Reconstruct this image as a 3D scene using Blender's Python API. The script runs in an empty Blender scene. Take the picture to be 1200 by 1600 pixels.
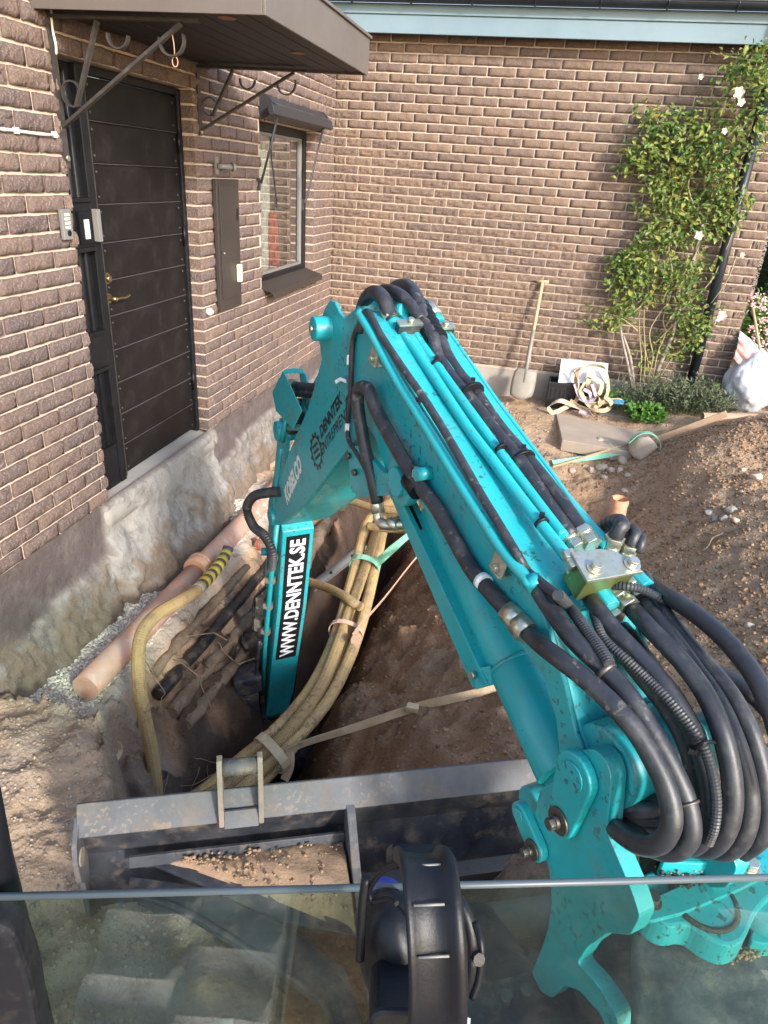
import bpy, bmesh, math, random
import numpy as np
from mathutils import Vector, Matrix, noise
random.seed(7); RNG = np.random.default_rng(7)
R = math.radians
sc = bpy.context.scene
COL = sc.collection

# ------------------------------------------------------------------ camera, light
CAM = Vector((2.08468, -6.99444, 1.65855)); FPX = 1074.4
cd = bpy.data.cameras.new('camera'); cam = bpy.data.objects.new('camera', cd); COL.objects.link(cam)
cam.location = CAM; cam.rotation_euler = (1.11538984, -0.0617539, 0.22378645)
cd.sensor_fit = 'VERTICAL'; cd.sensor_height = 24.0; cd.lens = 24.0*FPX/1600.0
cd.clip_start = 0.02; cd.clip_end = 500
sc.camera = cam
SUN_EL = 24.5; SUN_AZ = 133.5
w = bpy.data.worlds.new("World"); sc.world = w; w.use_nodes = True
wn = w.node_tree; bg = wn.nodes['Background']
sky = wn.nodes.new('ShaderNodeTexSky'); sky.sky_type = 'NISHITA'; sky.sun_disc = False
sky.sun_elevation = R(SUN_EL); sky.sun_rotation = R(SUN_AZ); sky.dust_density = 1.4; sky.air_density = 1.0
wn.links.new(sky.outputs[0], bg.inputs[0]); bg.inputs[1].default_value = 0.15
ld = bpy.data.lights.new('sun', 'SUN'); ld.energy = 1.65; ld.angle = R(6.0); ld.color = (1.0, .965, .92)
sun = bpy.data.objects.new('sun', ld); COL.objects.link(sun); sun.location = (6, -8, 6)
_sd = Vector((math.sin(R(SUN_AZ))*math.cos(R(SUN_EL)), math.cos(R(SUN_AZ))*math.cos(R(SUN_EL)), math.sin(R(SUN_EL))))
sun.rotation_euler = _sd.to_track_quat('Z', 'Y').to_euler()
vs = sc.view_settings; vs.view_transform = 'Standard'; vs.look = 'None'; vs.exposure = 1.75; vs.gamma = 1.0; vs.use_curve_mapping = False
sc.cycles.max_bounces = 8; sc.cycles.transparent_max_bounces = 12

# ------------------------------------------------------------------ survey helpers (photo measurement -> metres)
RM = cam.rotation_euler.to_matrix()
def ray(u, v): return RM @ Vector(((u-600)/FPX, -(v-800)/FPX, -1.0))
def onp(u, v, ax, val):
    d = ray(u, v); return CAM + d*((val-CAM[ax])/d[ax])
def PX(u, v, x=0.0): return onp(u, v, 0, x)
def PY(u, v, y=0.0): return onp(u, v, 1, y)
def PZ(u, v, z=0.0): return onp(u, v, 2, z)
def PD(u, v, dep): return CAM + ray(u, v)*dep

# ------------------------------------------------------------------ mesh helpers
class MB:
    def __init__(s): s.v = []; s.f = []; s.m = []; s.sm = []
    def add(s, vs_, fs_, mat=0, smooth=False):
        b = len(s.v); s.v += [tuple(p) for p in vs_]
        s.f += [tuple(i+b for i in f) for f in fs_]; s.m += [mat]*len(fs_); s.sm += [smooth]*len(fs_)
        return s
    def box(s, c, size, rot=None, mat=0):
        hx, hy, hz = size[0]/2, size[1]/2, size[2]/2
        P = [Vector((x, y, z)) for x in (-hx, hx) for y in (-hy, hy) for z in (-hz, hz)]
        if rot is not None: P = [rot @ q for q in P]
        P = [q+Vector(c) for q in P]
        return s.add(P, [(0,1,3,2),(4,6,7,5),(0,4,5,1),(2,3,7,6),(0,2,6,4),(1,5,7,3)], mat)
    def bb(s, a, b, mat=0):
        c = [(a[i]+b[i])/2 for i in range(3)]; return s.box(c, [abs(b[i]-a[i]) for i in range(3)], None, mat)
    def prism(s, poly, d, mat=0):
        """poly: list of 3D points (a flat outline); extruded by vector d"""
        n = len(poly); d = Vector(d); P = [Vector(q) for q in poly]; Q = [q+d for q in P]
        return s.add(P+Q, [tuple(range(n))[::-1], tuple(range(n, 2*n))] + [(i, (i+1) % n, n+(i+1) % n, n+i) for i in range(n)], mat)
    def tube(s, path, r, seg=10, mat=0, caps=True, smooth=True, flat=None, twist=None):
        P = [Vector(q) for q in path]; n = len(P)
        rr = r if hasattr(r, '__len__') else [r]*n
        T = []
        for i in range(n):
            t = P[min(i+1, n-1)]-P[max(i-1, 0)]
            T.append(t.normalized() if t.length > 1e-9 else Vector((0, 0, 1)))
        up = Vector((0, 0, 1)) if abs(T[0].z) < .9 else Vector((1, 0, 0))
        if twist is not None: up = Vector(twist)
        nrm = (up - T[0]*up.dot(T[0])).normalized()
        vs_ = []
        for i in range(n):
            nrm = (nrm - T[i]*nrm.dot(T[i])).normalized(); bn = T[i].cross(nrm)
            for k in range(seg):
                a = 2*math.pi*k/seg
                vs_.append(P[i] + (nrm*math.cos(a)*(1 if flat is None else flat) + bn*math.sin(a))*rr[i])
        fs_ = [(i*seg+k, i*seg+(k+1) % seg, (i+1)*seg+(k+1) % seg, (i+1)*seg+k) for i in range(n-1) for k in range(seg)]
        s.add(vs_, fs_, mat, smooth)
        if caps:
            b = len(s.v)-n*seg
            s.f += [tuple(b+k for k in range(seg))[::-1], tuple(b+(n-1)*seg+k for k in range(seg))]; s.m += [mat]*2; s.sm += [False]*2
        return s
    def cyl(s, a, b, r, r2=None, seg=20, mat=0): return s.tube([a, b], [r, r if r2 is None else r2], seg, mat)
    def ribbon(s, path, side, wd, th=.003, mat=0):
        P = [Vector(q) for q in path]; vs_ = []; n = len(P)
        for i in range(n):
            t = (P[min(i+1, n-1)]-P[max(i-1, 0)]).normalized()
            sd = Vector(side(i/(n-1)) if callable(side) else side); sd = (sd - t*sd.dot(t))
            sd = sd.normalized() if sd.length > 1e-6 else Vector((1, 0, 0)); nn = t.cross(sd)
            for a, b in ((-1, -1), (1, -1), (1, 1), (-1, 1)): vs_.append(P[i]+sd*a*wd/2+nn*b*th/2)
        fs_ = [(i*4+k, i*4+(k+1) % 4, i*4+4+(k+1) % 4, i*4+4+k) for i in range(n-1) for k in range(4)]
        return s.add(vs_, fs_+[(3,2,1,0), tuple(range(4*n-4, 4*n))], mat)
    def mesh(s, name, mats):
        me = bpy.data.meshes.new(name); me.from_pydata(s.v, [], s.f)
        for m in (mats if isinstance(mats, (list, tuple)) else [mats]): me.materials.append(m)
        me.polygons.foreach_set('material_index', s.m); me.polygons.foreach_set('use_smooth', s.sm); me.update()
        return me
    def obj(s, name, mats, parent=None, bevel=0, weld=False):
        o = link(bpy.data.objects.new(name, s.mesh(name, mats)), parent)
        if bevel:
            b = o.modifiers.new('b', 'BEVEL'); b.width = bevel; b.segments = 2; b.limit_method = 'ANGLE'; b.angle_limit = R(40)
        return o
def link(o, parent=None):
    COL.objects.link(o)
    if parent is not None:
        o.parent = parent; o.matrix_parent_inverse = parent.matrix_world.inverted() if False else Matrix.Translation(-parent.location)
    return o
def tag(o, label=None, cat=None, group=None, kind=None):
    if label: o['label'] = label
    if cat: o['category'] = cat
    if group: o['group'] = group
    if kind: o['kind'] = kind
    return o
def thing(name, loc, label, cat, group=None):
    o = bpy.data.objects.new(name, None); COL.objects.link(o); o.location = loc; o.empty_display_size = .1
    return tag(o, label, cat, group)
def smooth(pts, n=8):
    """Catmull-Rom through the points"""
    P = [Vector(p) for p in pts]; out = []
    for i in range(len(P)-1):
        a = P[i-1] if i > 0 else P[i]*2-P[i+1]; b = P[i]; c = P[i+1]; d = P[i+2] if i+2 < len(P) else P[i+1]*2-P[i]
        for k in range(n):
            t = k/n; out.append(.5*((2*b)+(c-a)*t+(2*a-5*b+4*c-d)*t*t+(3*b-a-3*c+d)*t**3))
    out.append(P[-1]); return out
def resample(pts, step):
    P = [Vector(p) for p in pts]; L = [0]
    for i in range(1, len(P)): L.append(L[-1]+(P[i]-P[i-1]).length)
    n = max(2, int(L[-1]/step)+1); out = []; j = 0
    for k in range(n):
        d = L[-1]*k/(n-1)
        while j < len(P)-2 and L[j+1] < d: j += 1
        out.append(P[j].lerp(P[j+1], (d-L[j])/max(1e-9, L[j+1]-L[j])))
    return out

# ------------------------------------------------------------------ materials
def mat(name, base, rough=.6, metal=0., var=None, vscale=3., bump=0., bscale=60., rnd=None, dirt=None, dscale=4., damt=.5, spec=.5, coat=0., detail=6, bump2=0., b2scale=8., rvar=.0, speck=None):
    m = bpy.data.materials.new(name); m.use_nodes = True; nt = m.node_tree; N = nt.nodes; L = nt.links
    b = N['Principled BSDF']; b.inputs['Roughness'].default_value = rough; b.inputs['Metallic'].default_value = metal
    b.inputs['Specular IOR Level'].default_value = spec; b.inputs['Coat Weight'].default_value = coat
    tc = N.new('ShaderNodeTexCoord').outputs['Object']
    def nz(sc_, dt=detail, ro=.6):
        n = N.new('ShaderNodeTexNoise'); n.inputs['Scale'].default_value = sc_; n.inputs['Detail'].default_value = dt; n.inputs['Roughness'].default_value = ro
        L.new(tc, n.inputs['Vector']); return n.outputs['Fac']
    def ramp(src, a, c):
        r = N.new('ShaderNodeMapRange'); r.inputs[1].default_value = a; r.inputs[2].default_value = c; L.new(src, r.inputs[0]); return r.outputs[0]
    def mix(fac, A, B, bt='MIX'):
        x = N.new('ShaderNodeMix'); x.data_type = 'RGBA'; x.blend_type = bt
        if isinstance(fac, (int, float)): x.inputs[0].default_value = fac
        else: L.new(fac, x.inputs[0])
        for i, q in ((6, A), (7, B)):
            if isinstance(q, tuple): x.inputs[i].default_value = (*q, 1)
            else: L.new(q, x.inputs[i])
        return x.outputs[2]
    c = tuple(base)
    if var: c = mix(ramp(nz(vscale), .35, .65), c, tuple(var))
    if rnd:   # per object / per island tone
        oi = N.new('ShaderNodeObjectInfo').outputs['Random']; ge = N.new('ShaderNodeNewGeometry').outputs['Random Per Island']
        s_ = N.new('ShaderNodeMath'); s_.operation = 'ADD'; L.new(oi, s_.inputs[0]); L.new(ge, s_.inputs[1])
        f_ = N.new('ShaderNodeMath'); f_.operation = 'FRACT'; L.new(s_.outputs[0], f_.inputs[0])
        cr = N.new('ShaderNodeValToRGB'); cr.color_ramp.interpolation = 'LINEAR'
        cr.color_ramp.elements.remove(cr.color_ramp.elements[0])
        for i, q in enumerate(rnd):
            e = cr.color_ramp.elements[0] if i == 0 else cr.color_ramp.elements.new(i/(len(rnd)-1))
            e.position = i/(len(rnd)-1); e.color = (*q, 1)
        L.new(f_.outputs[0], cr.inputs[0]); c = mix(1.0, c, cr.outputs[0], 'MULTIPLY')
    if dirt:
        d = ramp(nz(dscale, 8, .7), .5, .68); mm = N.new('ShaderNodeMath'); mm.operation = 'MULTIPLY'; mm.inputs[1].default_value = damt
        L.new(d, mm.inputs[0]); c = mix(mm.outputs[0], c, tuple(dirt))
        if rvar == 0: rvar = .25
        ra = N.new('ShaderNodeMapRange'); ra.inputs[3].default_value = rough; ra.inputs[4].default_value = min(1, rough+rvar); L.new(mm.outputs[0], ra.inputs[0]); L.new(ra.outputs[0], b.inputs['Roughness'])
    if speck:
        sf = ramp(nz(speck[1], 3, .5), speck[2], speck[2]+.05); sm_ = N.new('ShaderNodeMath'); sm_.operation = 'MULTIPLY'; sm_.inputs[1].default_value = speck[3]; L.new(sf, sm_.inputs[0])
        bf = ramp(nz(speck[1]*.09, 3, .5), .42, .62); s2_ = N.new('ShaderNodeMath'); s2_.operation = 'MULTIPLY'; L.new(sm_.outputs[0], s2_.inputs[0]); L.new(bf, s2_.inputs[1]); c = mix(s2_.outputs[0], c, tuple(speck[0]))
    if isinstance(c, tuple): b.inputs['Base Color'].default_value = (*c, 1)
    else: L.new(c, b.inputs['Base Color'])
    if bump:
        bp = N.new('ShaderNodeBump'); bp.inputs['Strength'].default_value = 1.0; bp.inputs['Distance'].default_value = bump; L.new(nz(bscale, 8, .65), bp.inputs['Height'])
        if bump2:
            b2 = N.new('ShaderNodeBump'); b2.inputs['Distance'].default_value = bump2; L.new(nz(b2scale), b2.inputs['Height']); L.new(b2.outputs[0], bp.inputs['Normal'])
        L.new(bp.outputs[0], b.inputs['Normal'])
    return m
M = {}
M['teal'] = mat('teal_paint', (.013,.315,.355), .38, var=(.02,.36,.395), vscale=2.2, speck=((.035,.045,.038), 60, .59, .75), dirt=(.12,.19,.16), dscale=9, damt=.55, coat=.15, bump=.0004, bscale=25)
M['teal2'] = mat('teal_tube_paint', (.014,.37,.41), .36, var=(.012,.32,.35), vscale=6, speck=((.04,.06,.05), 80, .62, .7), dirt=(.08,.24,.22), dscale=14, damt=.4, coat=.15)
M['hose'] = mat('black_rubber_hose', (.018,.019,.024), .42, var=(.028,.030,.038), vscale=9, dirt=(.13,.12,.11), dscale=22, damt=.3, bump=.0006, bscale=160, speck=((.2,.18,.15), 45, .60, .55))
M['corr'] = mat('ribbed_black_sleeve', (.03,.032,.036), .45, dirt=(.15,.13,.1), dscale=20, damt=.3)
M['zinc'] = mat('zinc_plated_steel', (.62,.6,.52), .3, .85, var=(.5,.5,.36), vscale=18, dirt=(.2,.18,.14), dscale=40, damt=.5)
M['steel'] = mat('dark_bolt_steel', (.12,.11,.1), .45, .7, dirt=(.12,.08,.05), dscale=30, damt=.6)
M['bluepaint'] = mat('worn_grey_blade_paint', (.095,.095,.10), .6, .1, var=(.07,.072,.078), vscale=12, speck=((.22,.16,.11), 55, .56, .5), dirt=(.17,.125,.09), dscale=9, damt=.75, bump=.001, bscale=60)
M['blackpaint'] = mat('dark_chassis_paint', (.014,.017,.023), .42, .1, var=(.05,.052,.06), vscale=8, dirt=(.22,.16,.11), dscale=13, damt=.55, bump=.0008, bscale=50)
M['mudsteel'] = mat('muddy_steel', (.2,.17,.14), .7, .1, var=(.3,.22,.15), vscale=7, dirt=(.12,.13,.15), dscale=9, damt=.7, bump=.003, bscale=35)
M['rubbermat'] = mat('grey_rubber_mat', (.026,.030,.036), .5, var=(.045,.05,.056), vscale=5, dirt=(.2,.17,.13), dscale=18, damt=.4, bump=.0015, bscale=30, bump2=.01, b2scale=6)
M['grease'] = mat('black_grease', (.012,.011,.01), .3, var=(.05,.035,.02), vscale=60, bump=.006, bscale=90)
M['track'] = mat('muddy_rubber_track', (.44,.43,.37), .8, var=(.52,.50,.43), vscale=8, dirt=(.14,.12,.10), dscale=12, damt=.6, bump=.006, bscale=25)
M['black'] = mat('black_plastic', (.004,.0045,.007), .42, spec=.3, var=(.006,.0065,.009), vscale=20, bump=.0003, bscale=200)
M['blue'] = mat('blue_plastic', (.01,.04,.3), .35)
M['white'] = mat('white_decal', (.8,.8,.8), .4, dirt=(.4,.42,.4), dscale=30, damt=.4)
M['blackdecal'] = mat('black_decal', (.012,.012,.014), .35)
M['silverdecal'] = mat('silver_decal', (.75,.82,.8), .3, .0)
BR = [(1.08,1.05,1.0),(.86,.84,.86),(1.0,.97,.96),(1.14,1.08,1.0),(.93,.9,.92),(.8,.79,.84),(1.04,1.0,.98),(1.2,1.12,1.02),(.92,.88,.87)]
M['brick'] = mat('brown_brick', (.150,.105,.092), .85, var=(.118,.088,.081), vscale=26, rnd=BR, bump=.006, bscale=75, bump2=.014, b2scale=26, spec=.3, dirt=(.36,.3,.24), dscale=110, damt=.55)
M['brick2'] = mat('brown_garage_brick', (.170,.120,.092), .85, var=(.135,.098,.080), vscale=26, rnd=BR, bump=.005, bscale=75, bump2=.010, b2scale=26, spec=.3, dirt=(.36,.28,.22), dscale=110, damt=.4)
M['revealbrick'] = M['brick']
M['mortar'] = mat('sandy_mortar', (.54,.425,.34), .95, var=(.45,.36,.29), vscale=9, bump=.002, bscale=220, spec=.2)
M['darkwood'] = mat('black_brown_painted_wood', (.0065,.005,.0052), .5, spec=.25, var=(.0095,.0078,.0078), vscale=5, bump=.0006, bscale=40, dirt=(.05,.045,.045), dscale=9, damt=.2)
M['frame'] = mat('black_painted_frame', (.006,.006,.0075), .45, spec=.3, var=(.009,.009,.011), vscale=9, dirt=(.04,.04,.045), dscale=12, damt=.12)
M['boardend'] = mat('worn_plank_edge', (.07,.062,.06), .6)
M['brass'] = mat('aged_brass', (.35,.24,.12), .3, .9, dirt=(.08,.06,.04), dscale=60, damt=.5)
M['brownmetal'] = mat('brown_sheet_metal', (.032,.026,.023), .5, .0, var=(.04,.032,.028), vscale=3)
M['canopymetal'] = mat('brown_canopy_cladding', (.115,.095,.082), .45, .1, var=(.14,.118,.103), vscale=2.5, dirt=(.09,.07,.06), dscale=5, damt=.4)
M['soffitwood'] = mat('dark_soffit_board', (.010,.007,.006), .6, var=(.017,.011,.009), vscale=9, bump=.001, bscale=60)
M['wroughtiron'] = mat('grey_black_iron', (.055,.05,.048), .45, .4, dirt=(.18,.15,.12), dscale=16, damt=.4)
M['plasticwhite'] = mat('off_white_plastic', (.72,.7,.64), .4)
M['greyplastic'] = mat('grey_plastic', (.17,.165,.155), .5)
M['paleblue'] = mat('pale_blue_grey_painted_board', (.135,.20,.235), .55, var=(.165,.235,.27), vscale=2, dirt=(.2,.24,.26), dscale=9, damt=.3)
M['gutter'] = mat('black_steel_gutter', (.010,.013,.018), .38, .1, var=(.018,.022,.03), vscale=4)
M['rooftile'] = mat('grey_roof_tile', (.13,.13,.145), .8, var=(.18,.18,.19), vscale=10, bump=.002)
M['plinth'] = mat('violet_brown_render', (.155,.115,.105), .9, var=(.19,.145,.13), vscale=4, dirt=(.42,.38,.33), dscale=3.2, damt=.55, bump=.003, bscale=60)
M['plinth2'] = mat('grey_render', (.29,.255,.225), .9, var=(.34,.3,.26), vscale=3, bump=.002, bscale=60)
M['orange'] = mat('orange_drain_pipe', (.50,.24,.15), .6, var=(.50,.32,.24), vscale=9, speck=((.55,.48,.43), 28, .55, .8), dirt=(.42,.33,.27), dscale=12, damt=.9, bump=.0012, bscale=60)
M['orange2'] = mat('clean_orange_pipe', (.68,.36,.2), .45, var=(.6,.34,.22), vscale=6, dirt=(.4,.3,.22), dscale=12, damt=.4)
M['yellow'] = mat('yellow_drain_hose', (.33,.22,.09), .6, var=(.40,.27,.12), vscale=5, speck=((.16,.1,.06), 40, .55, .7), dirt=(.20,.13,.08), dscale=8, damt=.8, bump=.001, bscale=60)
M['yellow2'] = mat('dusty_yellow_conduit', (.44,.29,.12), .6, var=(.5,.35,.16), vscale=4, speck=((.2,.13,.08), 30, .54, .7), dirt=(.22,.15,.10), dscale=7, damt=.85, bump=.001, bscale=60)
M['tapeyellow'] = mat('yellow_tape', (.62,.45,.05), .4)
M['tapegrey'] = mat('dark_grey_tape', (.07,.07,.085), .4, dirt=(.3,.25,.2), dscale=20, damt=.4)
M['strapgreen'] = mat('green_webbing', (.16,.48,.30), .7, var=(.25,.55,.38), vscale=30, dirt=(.35,.35,.28), dscale=25, damt=.5, bump=.0006, bscale=300)
M['straporange'] = mat('pale_orange_webbing', (.66,.40,.27), .7, var=(.6,.38,.26), vscale=20, bump=.0006, bscale=300)
M['strapbeige'] = mat('beige_webbing', (.60,.46,.30), .75, var=(.5,.37,.22), vscale=12, dirt=(.3,.22,.14), dscale=14, damt=.6, bump=.0006, bscale=300)
M['straplilac'] = mat('lilac_webbing', (.36,.28,.34), .75, var=(.4,.33,.36), vscale=12)
M['alu'] = mat('aluminium', (.20,.195,.19), .5, .3, dirt=(.2,.16,.13), dscale=15, damt=.6)
M['oldpipe'] = mat('tarred_pipe', (.010,.0095,.011), .4, var=(.02,.017,.016), vscale=12, dirt=(.13,.09,.06), dscale=14, damt=.75, bump=.004, bscale=40)
M['crust'] = mat('soil_crusted_pipe', (.17,.115,.07), .95, var=(.25,.175,.115), vscale=9, speck=((.07,.045,.03), 60, .52, .45), dirt=(.09,.06,.04), dscale=16, damt=.6, bump=.012, bscale=28)
M['root'] = mat('root_bark', (.3,.22,.15), .9, var=(.18,.12,.08), vscale=30)
M['stone'] = mat('field_stone', (.52,.43,.34), .85, var=(.42,.33,.25), vscale=6, rnd=[(1,1,1),(.75,.74,.75),(1.15,1.1,1.05),(.9,.8,.7)], bump=.004, bscale=30)
M['greystone'] = mat('kerb_stone', (.27,.245,.215), .9, var=(.27,.25,.23), vscale=10, bump=.003, bscale=60)
M['slab'] = mat('sandy_paving_slab', (.42,.335,.26), .9, var=(.35,.275,.21), vscale=4, dirt=(.46,.35,.25), dscale=5, damt=.7, bump=.003, bscale=50)
M['paper'] = mat('white_board', (.6,.61,.63), .6)
M['crate'] = mat('black_crate_plastic', (.015,.015,.017), .4)
M['ash'] = mat('ash_wood_handle', (.50,.35,.2), .6, var=(.42,.29,.17), vscale=20)
M['shovelmetal'] = mat('sandy_shovel_steel', (.27,.245,.21), .6, .2, var=(.22,.2,.17), vscale=8, dirt=(.38,.31,.22), dscale=9, damt=.5)
M['bag'] = mat('white_plastic_bag', (.55,.56,.58), .35, var=(.47,.49,.51), vscale=5, bump=.01, bscale=9)
M['bagred'] = mat('pinkish_plastic_bag', (.62,.28,.24), .4, var=(.72,.42,.38), vscale=9, bump=.01, bscale=9)
M['timber'] = mat('pale_timber', (.56,.37,.23), .7, var=(.48,.31,.19), vscale=14)
M['petalwhite'] = mat('cream_petal', (.82,.76,.62), .6)
M['petalpink'] = mat('pink_petal', (.75,.42,.42), .6, rnd=[(1,1,1),(1.05,1.3,1.3),(.95,.8,.85)])
M['stem'] = mat('rose_cane', (.26,.2,.12), .8, var=(.3,.27,.13), vscale=8)
M['greystem'] = mat('grey_woody_cane', (.33,.28,.24), .9, var=(.24,.2,.17), vscale=12)
M['roomdark'] = mat('pale_interior', (.35,.36,.33), .8)
M['curtain'] = mat('white_curtain', (.7,.7,.66), .8, var=(.6,.6,.57), vscale=8)
M['redcloth'] = mat('red_ornament', (.5,.05,.04), .6)
def leafmat(name, cols, trans=.25):
    m = mat(name, (1,1,1), .5, rnd=cols, spec=.4); nt = m.node_tree; N = nt.nodes
    b = N['Principled BSDF']; src = b.inputs['Base Color'].links[0].from_socket
    t = N.new('ShaderNodeBsdfTranslucent'); nt.links.new(src, t.inputs[0]); x = N.new('ShaderNodeMixShader'); x.inputs[0].default_value = trans
    nt.links.new(b.outputs[0], x.inputs[1]); nt.links.new(t.outputs[0], x.inputs[2]); nt.links.new(x.outputs[0], N['Material Output'].inputs[0]); return m
M['leaf'] = leafmat('rose_leaf', [(.09,.17,.035),(.05,.115,.025),(.16,.24,.045),(.075,.15,.035),(.34,.32,.06),(.07,.15,.033),(.26,.28,.075),(.17,.21,.035)])
M['hedgeleaf'] = leafmat('hedge_leaf', [(.025,.06,.02),(.04,.09,.03),(.02,.045,.018)])
M['greyleaf'] = leafmat('grey_green_leaf', [(.11,.14,.07),(.16,.18,.11),(.08,.12,.05),(.2,.19,.12)])
M['brightleaf'] = leafmat('fresh_green_leaf', [(.09,.22,.03),(.06,.16,.02),(.14,.27,.05)])
def glassmat(name, tint, rough=.02, refl=1.0):
    m = bpy.data.materials.new(name); m.use_nodes = True; nt = m.node_tree; N = nt.nodes; N.remove(N['Principled BSDF'])
    t = N.new('ShaderNodeBsdfTransparent'); t.inputs[0].default_value = (*tint, 1); g = N.new('ShaderNodeBsdfGlossy'); g.inputs['Roughness'].default_value = rough
    f = N.new('ShaderNodeFresnel'); f.inputs[0].default_value = 1.5; x = N.new('ShaderNodeMixShader'); mm = N.new('ShaderNodeMath'); mm.operation = 'MULTIPLY'; mm.inputs[1].default_value = refl
    nt.links.new(f.outputs[0], mm.inputs[0]); ge = N.new('ShaderNodeNewGeometry'); iv = N.new('ShaderNodeMath'); iv.operation = 'SUBTRACT'; iv.inputs[0].default_value = 1; iv.use_clamp = True; nt.links.new(ge.outputs['Backfacing'], iv.inputs[1]); m2 = N.new('ShaderNodeMath'); m2.operation = 'MULTIPLY'; m2.use_clamp = True; nt.links.new(mm.outputs[0], m2.inputs[0]); nt.links.new(iv.outputs[0], m2.inputs[1]); nt.links.new(m2.outputs[0], x.inputs[0]); nt.links.new(t.outputs[0], x.inputs[1]); nt.links.new(g.outputs[0], x.inputs[2]); nt.links.new(x.outputs[0], N['Material Output'].inputs[0]); return m
M['cabglass'] = glassmat('green_tinted_glass', (.67,.79,.73), .02, 1.0)
def dusty(m, amt):
    nt = m.node_tree; N = nt.nodes; out = N['Material Output']; src = out.inputs[0].links[0].from_socket
    tc = N.new('ShaderNodeTexCoord'); n = N.new('ShaderNodeTexNoise'); n.inputs['Scale'].default_value = 9; n.inputs['Detail'].default_value = 12; n.inputs['Roughness'].default_value = .75; nt.links.new(tc.outputs['Object'], n.inputs[0])
    r = N.new('ShaderNodeMapRange'); r.inputs[1].default_value = .42; r.inputs[2].default_value = .75; r.inputs[3].default_value = amt*.25; r.inputs[4].default_value = amt; nt.links.new(n.outputs[0], r.inputs[0])
    d = N.new('ShaderNodeBsdfDiffuse'); d.inputs[0].default_value = (.35,.38,.34,1); x = N.new('ShaderNodeMixShader'); nt.links.new(r.outputs[0], x.inputs[0]); nt.links.new(src, x.inputs[1]); nt.links.new(d.outputs[0], x.inputs[2]); nt.links.new(x.outputs[0], out.inputs[0])
dusty(M['cabglass'], .022)
M['winglass'] = glassmat('window_glass', (.82,.86,.84), .01, 4.0)
M['glassedge'] = mat('glass_edge_rubber', (.07,.09,.10), .4)
# ------------------------------------------------------------------ ground
def lerp_tab(x, tab):
    for i in range(len(tab)-1):
        if x <= tab[i+1][0]:
            t = (x-tab[i][0])/(tab[i+1][0]-tab[i][0]); t = max(0, min(1, t)); return tab[i][1]*(1-t)+tab[i+1][1]*t
    return tab[-1][1]
CTRL = [(0,-6.5,-.42),(.3,-6,-.43),(1,-6.2,-.5),(2,-6.4,-.52),(3.2,-6.3,-.5),(0,-5,-.47),(.5,-5.6,-.44),(0,-4,-.62),(.3,-3,-.64),(0,-2,-.58),(.4,-1,-.52),(.8,-.3,-.42),
 (1.4,-.25,-.36),(2,-.25,-.3),(2.6,-.25,-.27),(3.2,-.2,-.22),(3.8,-.15,-.16),(4.4,0,-.1),(5,.8,-.1),(2.1,-.9,-.36),(2.6,-.8,-.33),(3.1,-.8,-.31),(2.4,-1.4,-.42),(1.7,-1.0,-.42),
 (2.9,-1.35,-.40),(3.3,-1.2,-.2),(3.6,-1.3,.02),(3.95,-1.25,.14),(4.6,-1.5,.25),(5.5,-2.5,.2),(3.15,-1.7,-.25),(3.35,-1.9,.0),(3.7,-2.2,.06),(4.2,-3,.1),(3.2,-2.6,-.28),(3.55,-3,-.1),(3.5,-4,-.12),(3.2,-4.8,-.16),(3.9,-4.5,-.05),
 (4.6,-5,0),(3,-3.6,-.4),(2.8,-4.3,-.42),(2.75,-2.5,-.62),(2.95,-2.0,-.5),(2.7,-3.1,-.62),(2.5,-2.0,-.52),(2.45,-4.7,-.5),(2.4,-3.6,-.56),(2.3,-2.7,-.6),(2.2,-1.9,-.5),(3.2,-5.4,-.35),(2.4,-5.3,-.5),(7,-4,.1),(7,-8,-.3),(2,-9,-.5),(-2,-6,-.4),(0,-9,-.4),(7,3,0),(3,4,-.2)]
CX = np.array(CTRL)
# thin-plate spline through the spot heights
def _tps():
    n = len(CX); d = np.hypot(CX[:,0][:,None]-CX[:,0][None], CX[:,1][:,None]-CX[:,1][None]); K = np.where(d > 0, d*d*np.log(d+1e-12), 0)+np.eye(n)*.02
    Pm = np.c_[np.ones(n), CX[:,:2]]; A = np.block([[K, Pm],[Pm.T, np.zeros((3,3))]]); return np.linalg.solve(A, np.r_[CX[:,2], 0,0,0])
TW = _tps()
def base_z(X, Y):
    Xc = np.clip(X, -3, 8); Yc = np.clip(Y, -10, 5); o = TW[-3]+TW[-2]*Xc+TW[-1]*Yc
    for i in range(len(CX)):
        d2 = (Xc-CX[i,0])**2+(Yc-CX[i,1])**2; o = o+TW[i]*np.where(d2 > 1e-12, .5*d2*np.log(d2+1e-12), 0)
    return np.clip(o, -1, .6)
PITX = [(.0,-.60),(.26,-.64),(.38,-.70),(.45,-.84),(.55,-.92),(.66,-1.08),(.74,-1.26),(.80,-1.7),(.86,-2.1),(.98,-2.1),(1.32,-1.26),(2.3,-.50),(3.2,.4)]
xs_ = np.array([a for a, b in PITX]); zs_ = np.array([b for a, b in PITX])
def fbm(x, y, s, o=4, seed=0.):
    return noise.fractal(Vector((x*s+seed, y*s-seed, seed)), 1.0, 2.0, o)
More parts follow.
